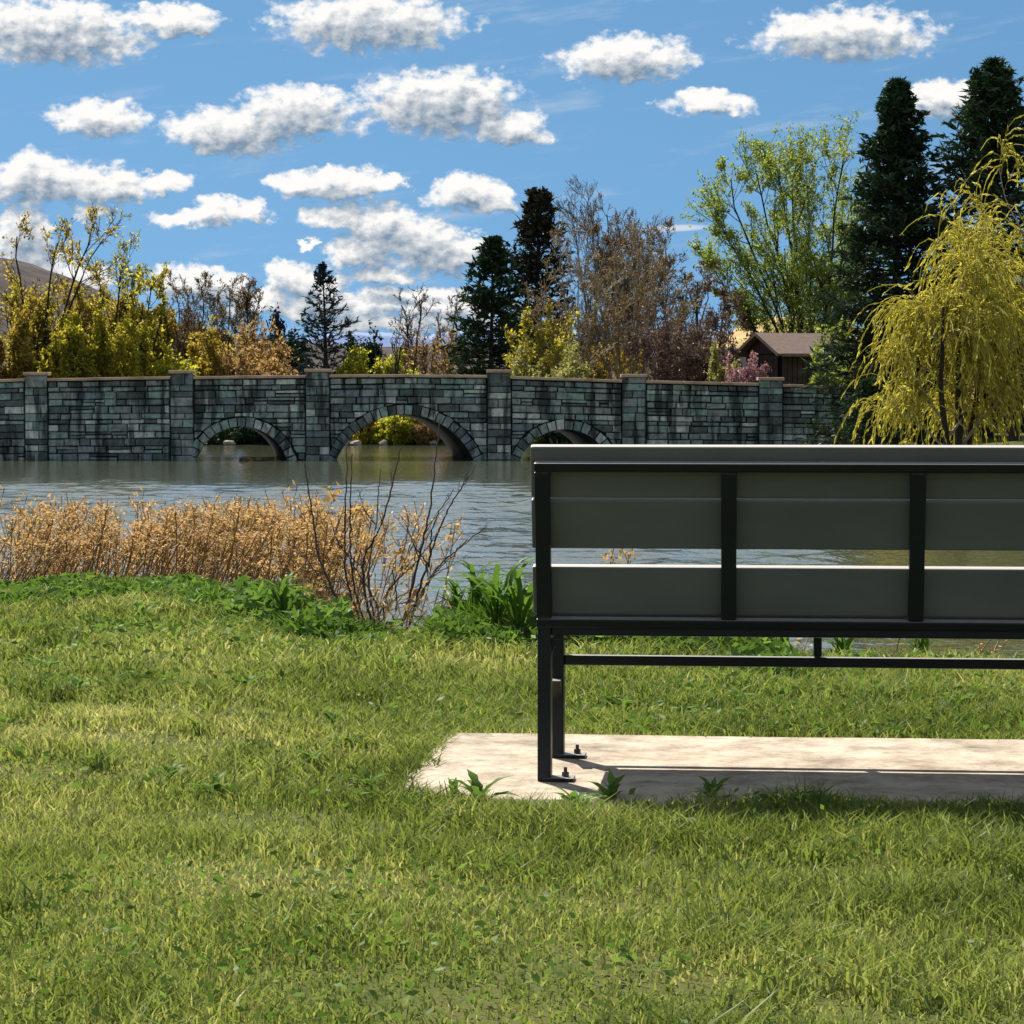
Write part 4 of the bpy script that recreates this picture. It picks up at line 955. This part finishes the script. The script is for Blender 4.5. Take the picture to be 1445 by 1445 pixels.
# ------------------------------------------------------------------ lawn, bank plants
def blades(rng, X, Y, Z, h, w, lean_=0.35, curl=0.35, tmean=0.5, tsd=0.2, tint=None):
    N = len(X); B0 = np.stack([X, Y, Z], -1)
    th = rng.uniform(0, 2*math.pi, N); out = np.stack([np.cos(th), np.sin(th), np.zeros(N)], -1)
    sd = np.stack([-np.sin(th), np.cos(th), np.zeros(N)], -1)*(w/2)[:,None]
    # turn blade faces randomly
    ph = rng.uniform(0, 2*math.pi, N); sd = np.stack([np.cos(ph), np.sin(ph), np.zeros(N)], -1)*(w/2)[:,None]
    ln = np.abs(rng.normal(0, lean_, N))[:,None]*h[:,None]; up = np.array([0,0,1.0])*h[:,None]
    mid = B0 + up*0.55 + out*ln*0.4; tip = B0 + up*rng.uniform(0.75, 1.0, N)[:,None] + out*(ln*1.0 + curl*h[:,None]*rng.uniform(0, 1, (N,1)))
    V = np.stack([B0-sd, B0+sd, mid-sd*0.8, mid+sd*0.8, tip], 1).reshape(-1, 3)
    i = np.arange(N)*5
    Fq = np.stack([i, i+1, i+3, i+2], -1); Ft = np.stack([i+2, i+3, i+4], -1)
    t = np.clip(rng.normal(tmean, tsd, N), 0, 1) if tint is None else tint
    return V, Fq, Ft, np.repeat(t, 5)
def vnoise(X, Y, s, seed):
    r_ = np.random.default_rng(seed); v = 0
    for k in range(6):
        a_, b_, c_ = r_.normal(0, s, 2).tolist() + [r_.uniform(0, 6)]
        v = v + np.sin(a_*X + b_*Y + c_)
    return v/2.45
def on_slab(X, Y, m=0.0):
    dx, dyy = X-p0.x, Y-p0.y; u = dx*ux.x + dyy*ux.y; v = dx*vx.x + dyy*vx.y
    return (u > -m) & (u < slab_len+m) & (v > -m) & (v < 1.24+m)
rng = np.random.default_rng(21)
def scatter(n, y0, y1, k=0.30, xoff=0.25):
    Yr = np.sqrt(rng.uniform(y0*y0, y1*y1, n)); Xr = rng.uniform(-1, 1, n)*(k*Yr*0.78+xoff); return Xr, Yr
parts = []
for n, y0, y1, w0, hh in ((110000, 3.6, 6.4, .0040, .040), (100000, 6.4, 9.2, .0054, .046), (90000, 9.2, 14.6, .008, .058)):
    X_, Y_ = scatter(n, y0, y1)
    ok = (Y_ < edge(X_)+0.35) & ~on_slab(X_, Y_, -0.015); X_, Y_ = X_[ok], Y_[ok]
    pat = vnoise(X_, Y_, 2.2, 5); pat2 = vnoise(X_, Y_, 6.5, 6)
    keep = rng.uniform(0, 1, len(X_)) < np.clip(0.80+0.28*pat2, 0.35, 1); X_, Y_, pat, pat2 = X_[keep], Y_[keep], pat[keep], pat2[keep]
    # lawn: left is short and yellower, near the bench longer and greener
    green = smooth((X_+0.95)/1.1)
    h = hh*(0.80+0.42*np.clip(pat2,-1,1)+0.40*green*smooth((Y_-4.5)/2))*rng.uniform(0.55, 1.35, len(X_))
    strip = ((Y_ < p0.y+0.02-(X_-p0.x)*0.096) & (Y_ > p0.y-0.42-(X_-p0.x)*0.096) & (X_ > -0.3))
    h = np.where(strip, h*1.15, h)
    h = np.maximum(h, 0.02)
    dry = rng.uniform(0, 1, len(X_)) < 0.06+0.08*(1-green)
    ti = np.clip(rng.normal(0.38, 0.21, len(X_)) + 0.15*pat + 0.18*(1-green) - 0.10*pat2, 0, 0.86); ti = np.where(dry, rng.uniform(.8, 1, len(X_)), ti)
    parts.append(blades(rng, X_, Y_, tz(X_, Y_)-0.004, h, w0*rng.uniform(.7, 1.4, len(X_)), 0.45, 0.5, tint=ti))
nt_ = 900; tx, ty = scatter(nt_, 3.8, 13.0); pt = vnoise(tx, ty, 2.6, 15) + rng.normal(0, .5, nt_)
ok = (ty < edge(tx)) & ~on_slab(tx, ty, 0.05) & (pt > 0); tx, ty = tx[ok], ty[ok]
nb_ = 46; X_ = np.repeat(tx, nb_) + rng.normal(0, .035, len(tx)*nb_); Y_ = np.repeat(ty, nb_) + rng.normal(0, .035, len(tx)*nb_)
hs_ = np.repeat(rng.uniform(.045, .085, len(tx)), nb_)
parts.append(blades(rng, X_, Y_, tz(X_, Y_)-.004, hs_*rng.uniform(.5, 1.2, len(X_)), (.0035+.0004*Y_)*rng.uniform(.7, 1.5, len(X_)), .6, .7, tint=np.clip(np.repeat(rng.uniform(.08, .4, len(tx)), nb_)+rng.normal(0, .1, len(X_)), 0, 1)))
# fringe overhanging the near and left edges of the slab
nf = 5200; u_ = rng.uniform(-.05, slab_len, nf); v_ = -np.abs(rng.normal(0, .05, nf))+.012; hf = np.where(u_ > .62, .075, .05)*(.75+.5*vnoise(u_, u_*0, 9.0, 51))
nl_ = 1500; u_ = np.concatenate([u_, .02-np.abs(rng.normal(0, .05, nl_))+.05*np.maximum(0, vnoise(np.linspace(0, 1, nl_), np.zeros(nl_), 22.0, 52))]); v_ = np.concatenate([v_, np.linspace(0, 1.24, nl_)]); hf = np.concatenate([hf, np.full(nl_, .05)])
X_ = p0.x + ux.x*u_ + vx.x*v_; Y_ = p0.y + ux.y*u_ + vx.y*v_
parts.append(blades(rng, X_, Y_, np.full(len(X_), .0), np.maximum(hf, .02)*rng.uniform(.5, 1.35, len(X_)), .0052*rng.uniform(.6, 1.4, len(X_)), .5, .6, tint=np.clip(rng.normal(.3, .18, len(X_)), 0, 1)))
V, Fq, Ft, ti, o = [], [], [], [], 0
for v_, q_, t_, c_ in parts:
    V.append(v_); Fq.append(q_+o); Ft.append(t_+o); ti.append(c_); o += len(v_)
tag(link('lawn_grass', mk_mesh('lawn_grass', np.concatenate(V), [np.concatenate(Fq), np.concatenate(Ft)], M['grass'], False, np.concatenate(ti))),
    'short sunlit green lawn grass around the bench and slab', 'grass', kind='stuff')
# clover and other broad low leaves through the turf
n = 30000; X_, Y_ = scatter(n, 3.8, 13.8)
pt = vnoise(X_, Y_, 3.0, 9); ok = (Y_ < edge(X_)+.1) & ~on_slab(X_, Y_, 0.04) & (pt + rng.normal(0, .35, n) > 0.28); X_, Y_ = X_[ok], Y_[ok]
C = np.stack([X_, Y_, tz(X_, Y_)+rng.uniform(.015, .06, len(X_))], -1)
A = np.stack([rng.normal(0, 1, len(X_)), rng.normal(0, 1, len(X_)), rng.uniform(-.1, .5, len(X_))], -1)
sz_ = 0.0045+0.0009*Y_
V, Fq, ti = cards(rng, C, sz_*1.35, sz_*0.6, A, 0.25)
tag(link('clover_patch', mk_mesh('clover_patch', V, Fq, M['weedleaf'], False, ti)), 'low broad leaved clover and weeds spread through the lawn', 'ground cover', kind='stuff')
# lush bank edge: long blades plus broad leaves along the rim
def along(n, x0, x1, s0, s1):
    X_ = rng.uniform(x0, x1, n); return X_, edge(X_) + rng.uniform(s0, s1, n)
segs = [(9000, -4.2, -1.15, -1.0, .45, .058, .010, .5), (5200, -1.6, -.55, -.7, .5, .085, .011, .40), (2600, -.55, -.12, -.25, .3, .05, .009, .5), (4200, -.34, .12, -.35, .4, .13, .012, .5), (4500, .0, .95, -.5, .35, .09, .011, .55), (6000, .8, 3.6, -.6, .25, .045, .010, .55)]
V, Fq, Ft, ti, o = [], [], [], [], 0
for n, x0, x1, s0, s1, hh, ww, tm in segs:
    X_, Y_ = along(n, x0, x1, s0, s1); cl = np.clip(0.75+0.45*vnoise(X_, Y_, 7.0, 31), .3, 1.5)
    v_, q_, t_, c_ = blades(rng, X_, Y_, tz(X_, Y_)-.01, hh*cl*rng.uniform(.6, 1.35, n), ww*rng.uniform(.7, 1.5, n), .5, .7, tm, .2)
    V.append(v_); Fq.append(q_+o); Ft.append(t_+o); ti.append(c_); o += len(v_)
tag(link('bank_grass', mk_mesh('bank_grass', np.concatenate(V), [np.concatenate(Fq), np.concatenate(Ft)], M['tallgrass'], False, np.concatenate(ti))),
    'longer lush grass along the rim of the lake bank', 'grass', kind='stuff')
n = 15000; X_ = np.concatenate([rng.uniform(-4.4, -.7, n), rng.uniform(-.3, 1.0, n//3)]); Y_ = edge(X_) + rng.uniform(-.75, .5, len(X_))
cl = vnoise(X_, Y_, 6.0, 41)
C = np.stack([X_, Y_, tz(X_, Y_)+np.maximum(.01, rng.uniform(.0, 1., len(X_))*np.where(X_ < -1.3, .055, .10)*(1+.6*cl))], -1)
A = np.stack([rng.normal(0, 1, len(X_)), rng.normal(0, 1, len(X_)), rng.uniform(0, 1.0, len(X_))], -1)
V, Fq, ti = cards(rng, C, .034, .013, A, .3)
tag(link('bank_leaves', mk_mesh('bank_leaves', V, Fq, M['weedleaf'], False, np.clip(ti*.8+.1*np.repeat(cl, 4), 0, 1))), 'leafy green weeds covering the rim of the bank', 'ground cover', kind='stuff')

# broad leaf helper for distinct plants
def leaf_mesh(name, length, width, droop, mat, lobes=0, seed=0):
    r_ = random.Random(seed); n_ = 7; V, Fq, ti = [], [], []
    for k in range(n_+1):
        t = k/n_; w_ = width*math.sin(math.pi*min(1, t*0.93+.07))**0.8*(1 if k < n_ else .02)
        if lobes and k % 2 == 0: w_ *= 0.62
        x_ = length*t; z_ = length*(droop[0]*t - droop[1]*t*t)
        V += [(x_, -w_/2, z_+w_*.18), (x_, 0, z_), (x_, w_/2, z_+w_*.18)]; ti += [r_.uniform(.3,.7)]*3
    for k in range(n_):
        a_ = k*3; Fq += [(a_, a_+3, a_+4, a_+1), (a_+1, a_+4, a_+5, a_+2)]
    return mk_mesh(name, V, Fq, mat, True, ti)
LM = [leaf_mesh('leaf', .13, .034, (.75, .75), M['weedleaf'], 1, k) for k in range(3)]
def rosette(x, y, label, seed, sc_=1.0, nl=9, steep=.3, meshes=LM, name='leafy_weed', group='leafy weeds on the lawn', cat='weed'):
    r_ = random.Random(seed)
    o = empty(name, (x, y, float(tz(x, y))+.004), label, cat, group)
    for k in range(nl):
        l = link('leaf', meshes[r_.randrange(len(meshes))], o)
        l.rotation_euler = (r_.uniform(-.2, .2), -r_.uniform(.0, .5)-steep*r_.uniform(.2, 1), k*2*math.pi/nl + r_.uniform(-.3, .3)); s_ = sc_*r_.uniform(.65, 1.15); l.scale = (s_, s_, s_)
    return o
weeds = [(640,1119,'leafy weed rooted at the near left edge of the slab',.7,.9),(676,1126,'larger leafy weed at the slab edge left of the bench leg',1.1,.5),(728,1128,'small leafy weed touching the slab just left of the rear leg',.55,.4),
 (812,1130,'leafy weed below the foot of the rear leg',.9,.45),(862,1123,'dark leafy weed in the bench shadow near the leg',1.0,.9),(1005,1120,'leafy weed in the bench shadow against the slab',.9,.9),
 (240,1105,'broad weed in the lower left lawn, nearest the left edge',1.0,.35),(300,1128,'broad weed low in the lawn left of centre',1.1,.35),(440,1090,'broad weed left of the slab corner',1.1,.4),(490,1062,'weed clump beside the left end of the slab',1.1,.4),
 (520,1120,'weed just below the left corner of the slab',1.0,.45),(470,1030,'weed upper left of the slab',1.0,.4),(575,1150,'pale weed in the lawn below the slab',.9,.5),(830,1160,'weed in the lawn below the bench leg',.8,.5),
 (690,1008,'weed in the grass above the left part of the slab',1.1,.4),(880,1000,'weed in the grass seen under the bench left part',1.1,.4),(1040,990,'weed in the grass seen under the bench middle',1.2,.4),(1210,985,'weed seen under the bench toward the right',1.2,.4),(1350,1000,'weed seen under the bench at the right edge',1.2,.4),
 (60,950,'weed at the far left of the upper lawn',1.3,.4),(110,985,'weed in a dark patch of the left lawn',1.3,.35),(350,985,'weed in the middle of the left lawn',1.3,.4),(560,945,'weed in the lawn below the bare shrub',1.3,.45),(200,880,'large leaved weed at the bank below the dry stalks',1.6,.6),
 (275,868,'dark leafy weed clump at the bank left of the bare shrub',1.8,.8),(90,860,'leafy weed at the bank at far left',1.6,.6),(330,872,'leafy weed between bank clump and bare shrub',1.6,.7)]
for k, (px, py, lab, s_, st) in enumerate(weeds):
    x, y, _z = gp(px, py+(22 if k < 6 else 0), 0.0); rosette(x, y, lab, 300+k, s_*(.75 if k < 6 else .55), 10 + k % 4, st)
# broad bladed tufts on the rim left of the bench and under it
BM_ = [leaf_mesh('blade', .26, .020, (1.9, 1.5), M['tallgrass'], 0, 10+k) for k in range(3)]
tufts = [(640,893,'bladed green tuft on the rim right of the bare shrub',.8),(668,897,'tall bladed tuft second from the bare shrub on the rim',1.1),(700,905,'tallest bladed tuft on the rim left of the bench',1.2),(733,912,'bladed tuft on the rim touching the left end of the bench',1.2),
 (830,912,'bladed tuft under the bench seat near the left leg',.9),(905,914,'bladed tuft under the bench second from the left leg',.9),(985,916,'bladed tuft under the bench left of the stretcher post',.9),(1105,925,'bladed tuft right below the stretcher post',.8),(1190,922,'bladed tuft under the bench right of the stretcher post',.8),(1300,930,'bladed tuft under the bench near the right edge',.8),
 (400,880,'bladed tuft at the left foot of the bare shrub',.9)]
for k, (px, py, lab, s_) in enumerate(tufts):
    x, y, _z = gp(px, py, 0.0)
    o = rosette(x, y, lab, 400+k, s_, 20, .5, BM_, 'grass_tuft', 'bladed tufts along the bank', 'grass tuft')

# ------------------------------------------------------------------ dry weed stalks on the left bank
def stalk_proto(seed, h):
    r_ = np.random.default_rng(seed)
    D = np.array([[0.26+r_.normal(0,.12), r_.normal(0, .1), 1.0]])
    Pm, Tm = polyline(r_, np.zeros((1,3)), D, np.array([h]), 7, .05, .04)
    Rm = radii(np.array([.0052]), 7, .5)
    S, Dd, L, Rr = spawn(r_, Pm, Tm, Rm, np.array([h]), 7, .55, 1.0, .6, .2, .20, .5, .7)
    Pb, Tb = polyline(r_, S, Dd, L, 3, .1, .08)
    V, Fq = join([tubes(Pm, Rm, 4), tubes(Pb, np.maximum(radii(Rr, 3), .0022), 3)])
    st = mk_mesh('stem', V, Fq, M['drystem'], True, np.clip(r_.normal(.5, .2, len(V)), 0, 1))
    C, A = sample(r_, Pb, 7, .35); C2 = Pm[0,-1] + r_.normal(0, 1, (26,3))*np.array([.026,.026,.022]); C = np.concatenate([C, C2]); C = C + r_.normal(0, .010, C.shape)
    V, Fq, ti = cards(r_, C, .0125, .006); hd = mk_mesh('seed_head', V, Fq, M['dryhead'], False, ti)
    C, A = sample(r_, Pm, 4, .3); C = C + r_.normal(0, .010, C.shape); V2, F2, t2 = cards(r_, C, .016, .004)
    lf = mk_mesh('dry_leaf', V2, F2, M['dryhead'], False, t2)
    return st, hd, lf
protos = [stalk_proto(500+k, 1.0) for k in range(14)]
r_ = random.Random(77); stalks = []
for k in range(470):
    u = r_.random()
    px = -40 + 500*u if k % 8 else r_.uniform(380, 560)
    s_ = r_.uniform(.15, 2.1)
    X_ = (px-722.5)/F*15.0; Y_ = float(edge(X_)) + s_; X_ = (px-722.5)/F*Y_
    if px > 410 and r_.random() < .55: continue
    topy = r_.uniform(702, 760) if r_.random() < .8 else r_.uniform(750, 800)
    if px > 430: topy = r_.uniform(700, 830)
    z0 = float(tz(X_, Y_)); zt = at(px, topy, Y_)[2]
    stalks.append((X_, Y_, z0, max(.3, zt-z0), r_.uniform(-.5, .5), r_.randrange(14), s_))
stalks.sort(key=lambda s: s[1])
lab = 'dry tan weed stalk with feathery seed head in the dense bed on the left bank'
for (X_, Y_, z0, h, rz, pi, s_) in stalks[:240]:
    o = empty('dry_weed_stalk', (X_, Y_, z0-.01), lab, 'dry weed', 'dry weed stalks on the left bank', rz); o.scale = (1, 1, h)
    link('stem', protos[pi][0], o); tag(link('seed_head', protos[pi][1], o), kind='stuff'); tag(link('dry_leaf', protos[pi][2], o), kind='stuff')
def bake(which, items, mat, name, label):
    V, Fq, ti, o = [], [], [], 0
    cache = {}
    for (X_, Y_, z0, h, rz, pi, s_) in items:
        for wi in which:
            if (pi, wi) not in cache:
                me = protos[pi][wi]; v = np.zeros(len(me.vertices)*3, dtype=np.float32); me.vertices.foreach_get('co', v)
                l = np.zeros(len(me.loops), dtype=np.int32); me.loops.foreach_get('vertex_index', l)
                t = np.zeros(len(me.vertices), dtype=np.float32); me.attributes['tint'].data.foreach_get('value', t)
                cache[(pi, wi)] = (v.reshape(-1,3), l.reshape(-1,4), t)
            v, l, t = cache[(pi, wi)]
            c_, s2 = math.cos(rz), math.sin(rz)
            w = np.stack([v[:,0]*c_-v[:,1]*s2+X_, v[:,0]*s2+v[:,1]*c_+Y_, v[:,2]*h+z0-.01], -1)
            V.append(w); Fq.append(l+o); ti.append(t); o += len(w)
    tag(link(name, mk_mesh(name, np.concatenate(V), np.concatenate(Fq), mat, False, np.concatenate(ti))), label, 'dry weeds', kind='stuff')
rest = stalks[240:]
bake((0,), rest, M['drystem'], 'dry_weed_stems', 'mass of thin dry brown stems behind the nearest stalks on the bank')
bake((1, 2), rest, M['dryhead'], 'dry_seed_heads', 'mass of tan dry seed heads above the left bank')
# a few stalks seen beyond and under the bench
for k, (px, ty, dd, lab2) in enumerate([(842,772,1.2,'dry stalk whose head shows through the gap in the bench back'),(905,779,1.4,'dry stalk showing small in the bench gap right of the larger one'),(1240,885,.9,'bent dry stalk seen under the bench left of the reeds'),(1345,880,.8,'pale dry stalk under the bench near the right edge'),(1385,878,.8,'rightmost pale dry stalk under the bench'),(1110,880,.9,'dry stalk by the water under the bench middle')]):
    X_ = (px-722.5)/F*12; Y_ = float(edge(X_))+dd; X_ = (px-722.5)/F*Y_; z0 = float(tz(X_, Y_)); h = at(px, ty, Y_)[2]-z0
    o = empty('dry_weed_stalk', (X_-.1*h, Y_, z0-.01), lab2, 'dry weed', 'dry weed stalks beyond the bench', .3*k); o.scale = (1,1,max(.3,h))
    link('stem', protos[k][0], o); tag(link('seed_head', protos[k][1], o), kind='stuff')

# ------------------------------------------------------------------ bare shrub with tall twigs at the water's edge
SY = 11.25
xb, yb, zb_ = at(540, 905, SY)
shrub = empty('bare_shrub', (xb, SY, float(tz(xb, SY))-.02), 'bare dark shrub with tall thin twigs at the water edge', 'shrub')
def spline(pts, n=14):
    pts = [np.array(p) for p in pts]; P_ = [2*pts[0]-pts[1]] + pts + [2*pts[-1]-pts[-2]]; out = []
    for i in range(1, len(P_)-2):
        for t in np.linspace(0, 1, n, endpoint=False):
            a_, b_, c_, d_ = P_[i-1], P_[i], P_[i+1], P_[i+2]
            out.append(.5*((2*b_)+(c_-a_)*t+(2*a_-5*b_+4*c_-d_)*t*t+(3*b_-a_-3*c_+d_)*t**3))
    out.append(pts[-1]); return np.array(out)
stems = [([(505,905),(455,800),(442,735),(430,655)],.0062,.1),([(520,905),(490,820),(487,740),(490,628)],.006,.0),([(525,908),(500,830),(494,740),(497,640)],.006,.15),
 ([(530,908),(512,800),(540,735),(566,632)],.0068,-.1),([(535,908),(520,820),(530,740),(537,662)],.005,.2),([(560,908),(588,800),(606,720),(621,592)],.0068,.05),
 ([(570,908),(605,790),(630,725),(672,656)],.0062,-.15),([(605,800),(612,740),(640,690)],.0045,-.1),([(565,908),(608,815),(645,775),(686,744)],.0058,.1),([(603,795),(585,770),(571,738)],.004,.05),
 ([(545,908),(545,840),(590,790),(618,750)],.005,.2),([(550,908),(580,860),(622,800),(683,745)],.004,-.2),([(575,908),(612,872),(660,850)],.0045,.1),([(600,905),(640,870),(697,824)],.0045,-.05),
 ([(515,905),(480,850),(440,800),(415,770)],.0042,.2),([(540,908),(530,850),(500,800),(478,762)],.0045,.0),([(545,908),(560,850),(555,800),(575,752)],.0042,.1),([(520,905),(540,860),(600,820),(650,790)],.0038,.15),([(530,740),(515,720),(505,690)],.0032,-.08),([(512,800),(480,770),(465,730)],.0035,.0),([(590,790),(575,800),(560,760)],.003,.1)]
rng = np.random.default_rng(91)
for k, (pp, r0, dep) in enumerate(stems):
    pts = []
    for q, (a_, b_) in enumerate(pp):
        w = at(a_, b_, SY + dep*(q/max(1, len(pp)-1))*1.0); pts.append((w[0]-xb, w[1]-SY, w[2]-shrub.location.z))
    pl = spline(pts); pl[1:-1] += rng.normal(0, .0022, pl[1:-1].shape)
    Pm = pl[None]; Rm = np.linspace(r0*1.05, r0*.40, len(pl))[None]
    Tm = np.diff(Pm, axis=1); Lm = np.array([np.linalg.norm(np.diff(pl, axis=0), axis=1).sum()])
    S, Dd, L, Rr = spawn(rng, Pm, norm(Tm), Rm, Lm, 4, .25, .95, .55, .15, .16, .4, .6)
    Pb, Tb = polyline(rng, S, Dd, L, 3, .08, .08)
    V, Fq = join([tubes(Pm, Rm, 5), tubes(Pb, np.maximum(radii(Rr, 3), .0013), 3)])
    br = link('twig', mk_mesh('twig', V, Fq, M['twig'], True), shrub)
# dead leaf clusters caught in the shrub
for k, (a_, b_, n_, s_) in enumerate([(584,842,46,.034),(572,795,16,.02),(508,725,22,.022),(520,760,14,.018),(562,782,14,.02),(470,700,18,.022),(495,870,26,.035),(440,830,20,.03),(505,722,12,.02)]):
    w = at(a_, b_, SY+.05); C = np.array([w[0]-xb, .05, w[2]-shrub.location.z]) + rng.normal(0, s_, (n_,3)); V, Fq, ti = cards(rng, C, .019, .009)
    tag(link('dead_leaves', mk_mesh('dead_leaves', V, Fq, M['dryhead'], False, ti*.55), shrub), kind='stuff')
# loose dry litter at the shrub foot
X_ = rng.uniform(-1.15, -.25, 900); Y_ = edge(X_)+rng.uniform(-.05, .9, 900)
C = np.stack([X_, Y_, tz(X_, Y_)+rng.uniform(.01, .16, 900)], -1); A = np.stack([rng.normal(.4, .6, 900), rng.normal(0, .6, 900), rng.normal(.4, .5, 900)], -1)
V, Fq, ti = cards(rng, C, .05, .0035, A, .3)
tag(link('dry_litter', mk_mesh('dry_litter', V, Fq, M['drystem'], False, ti)), 'tangle of dry fallen stems at the foot of the bare shrub', 'dry litter', kind='stuff')
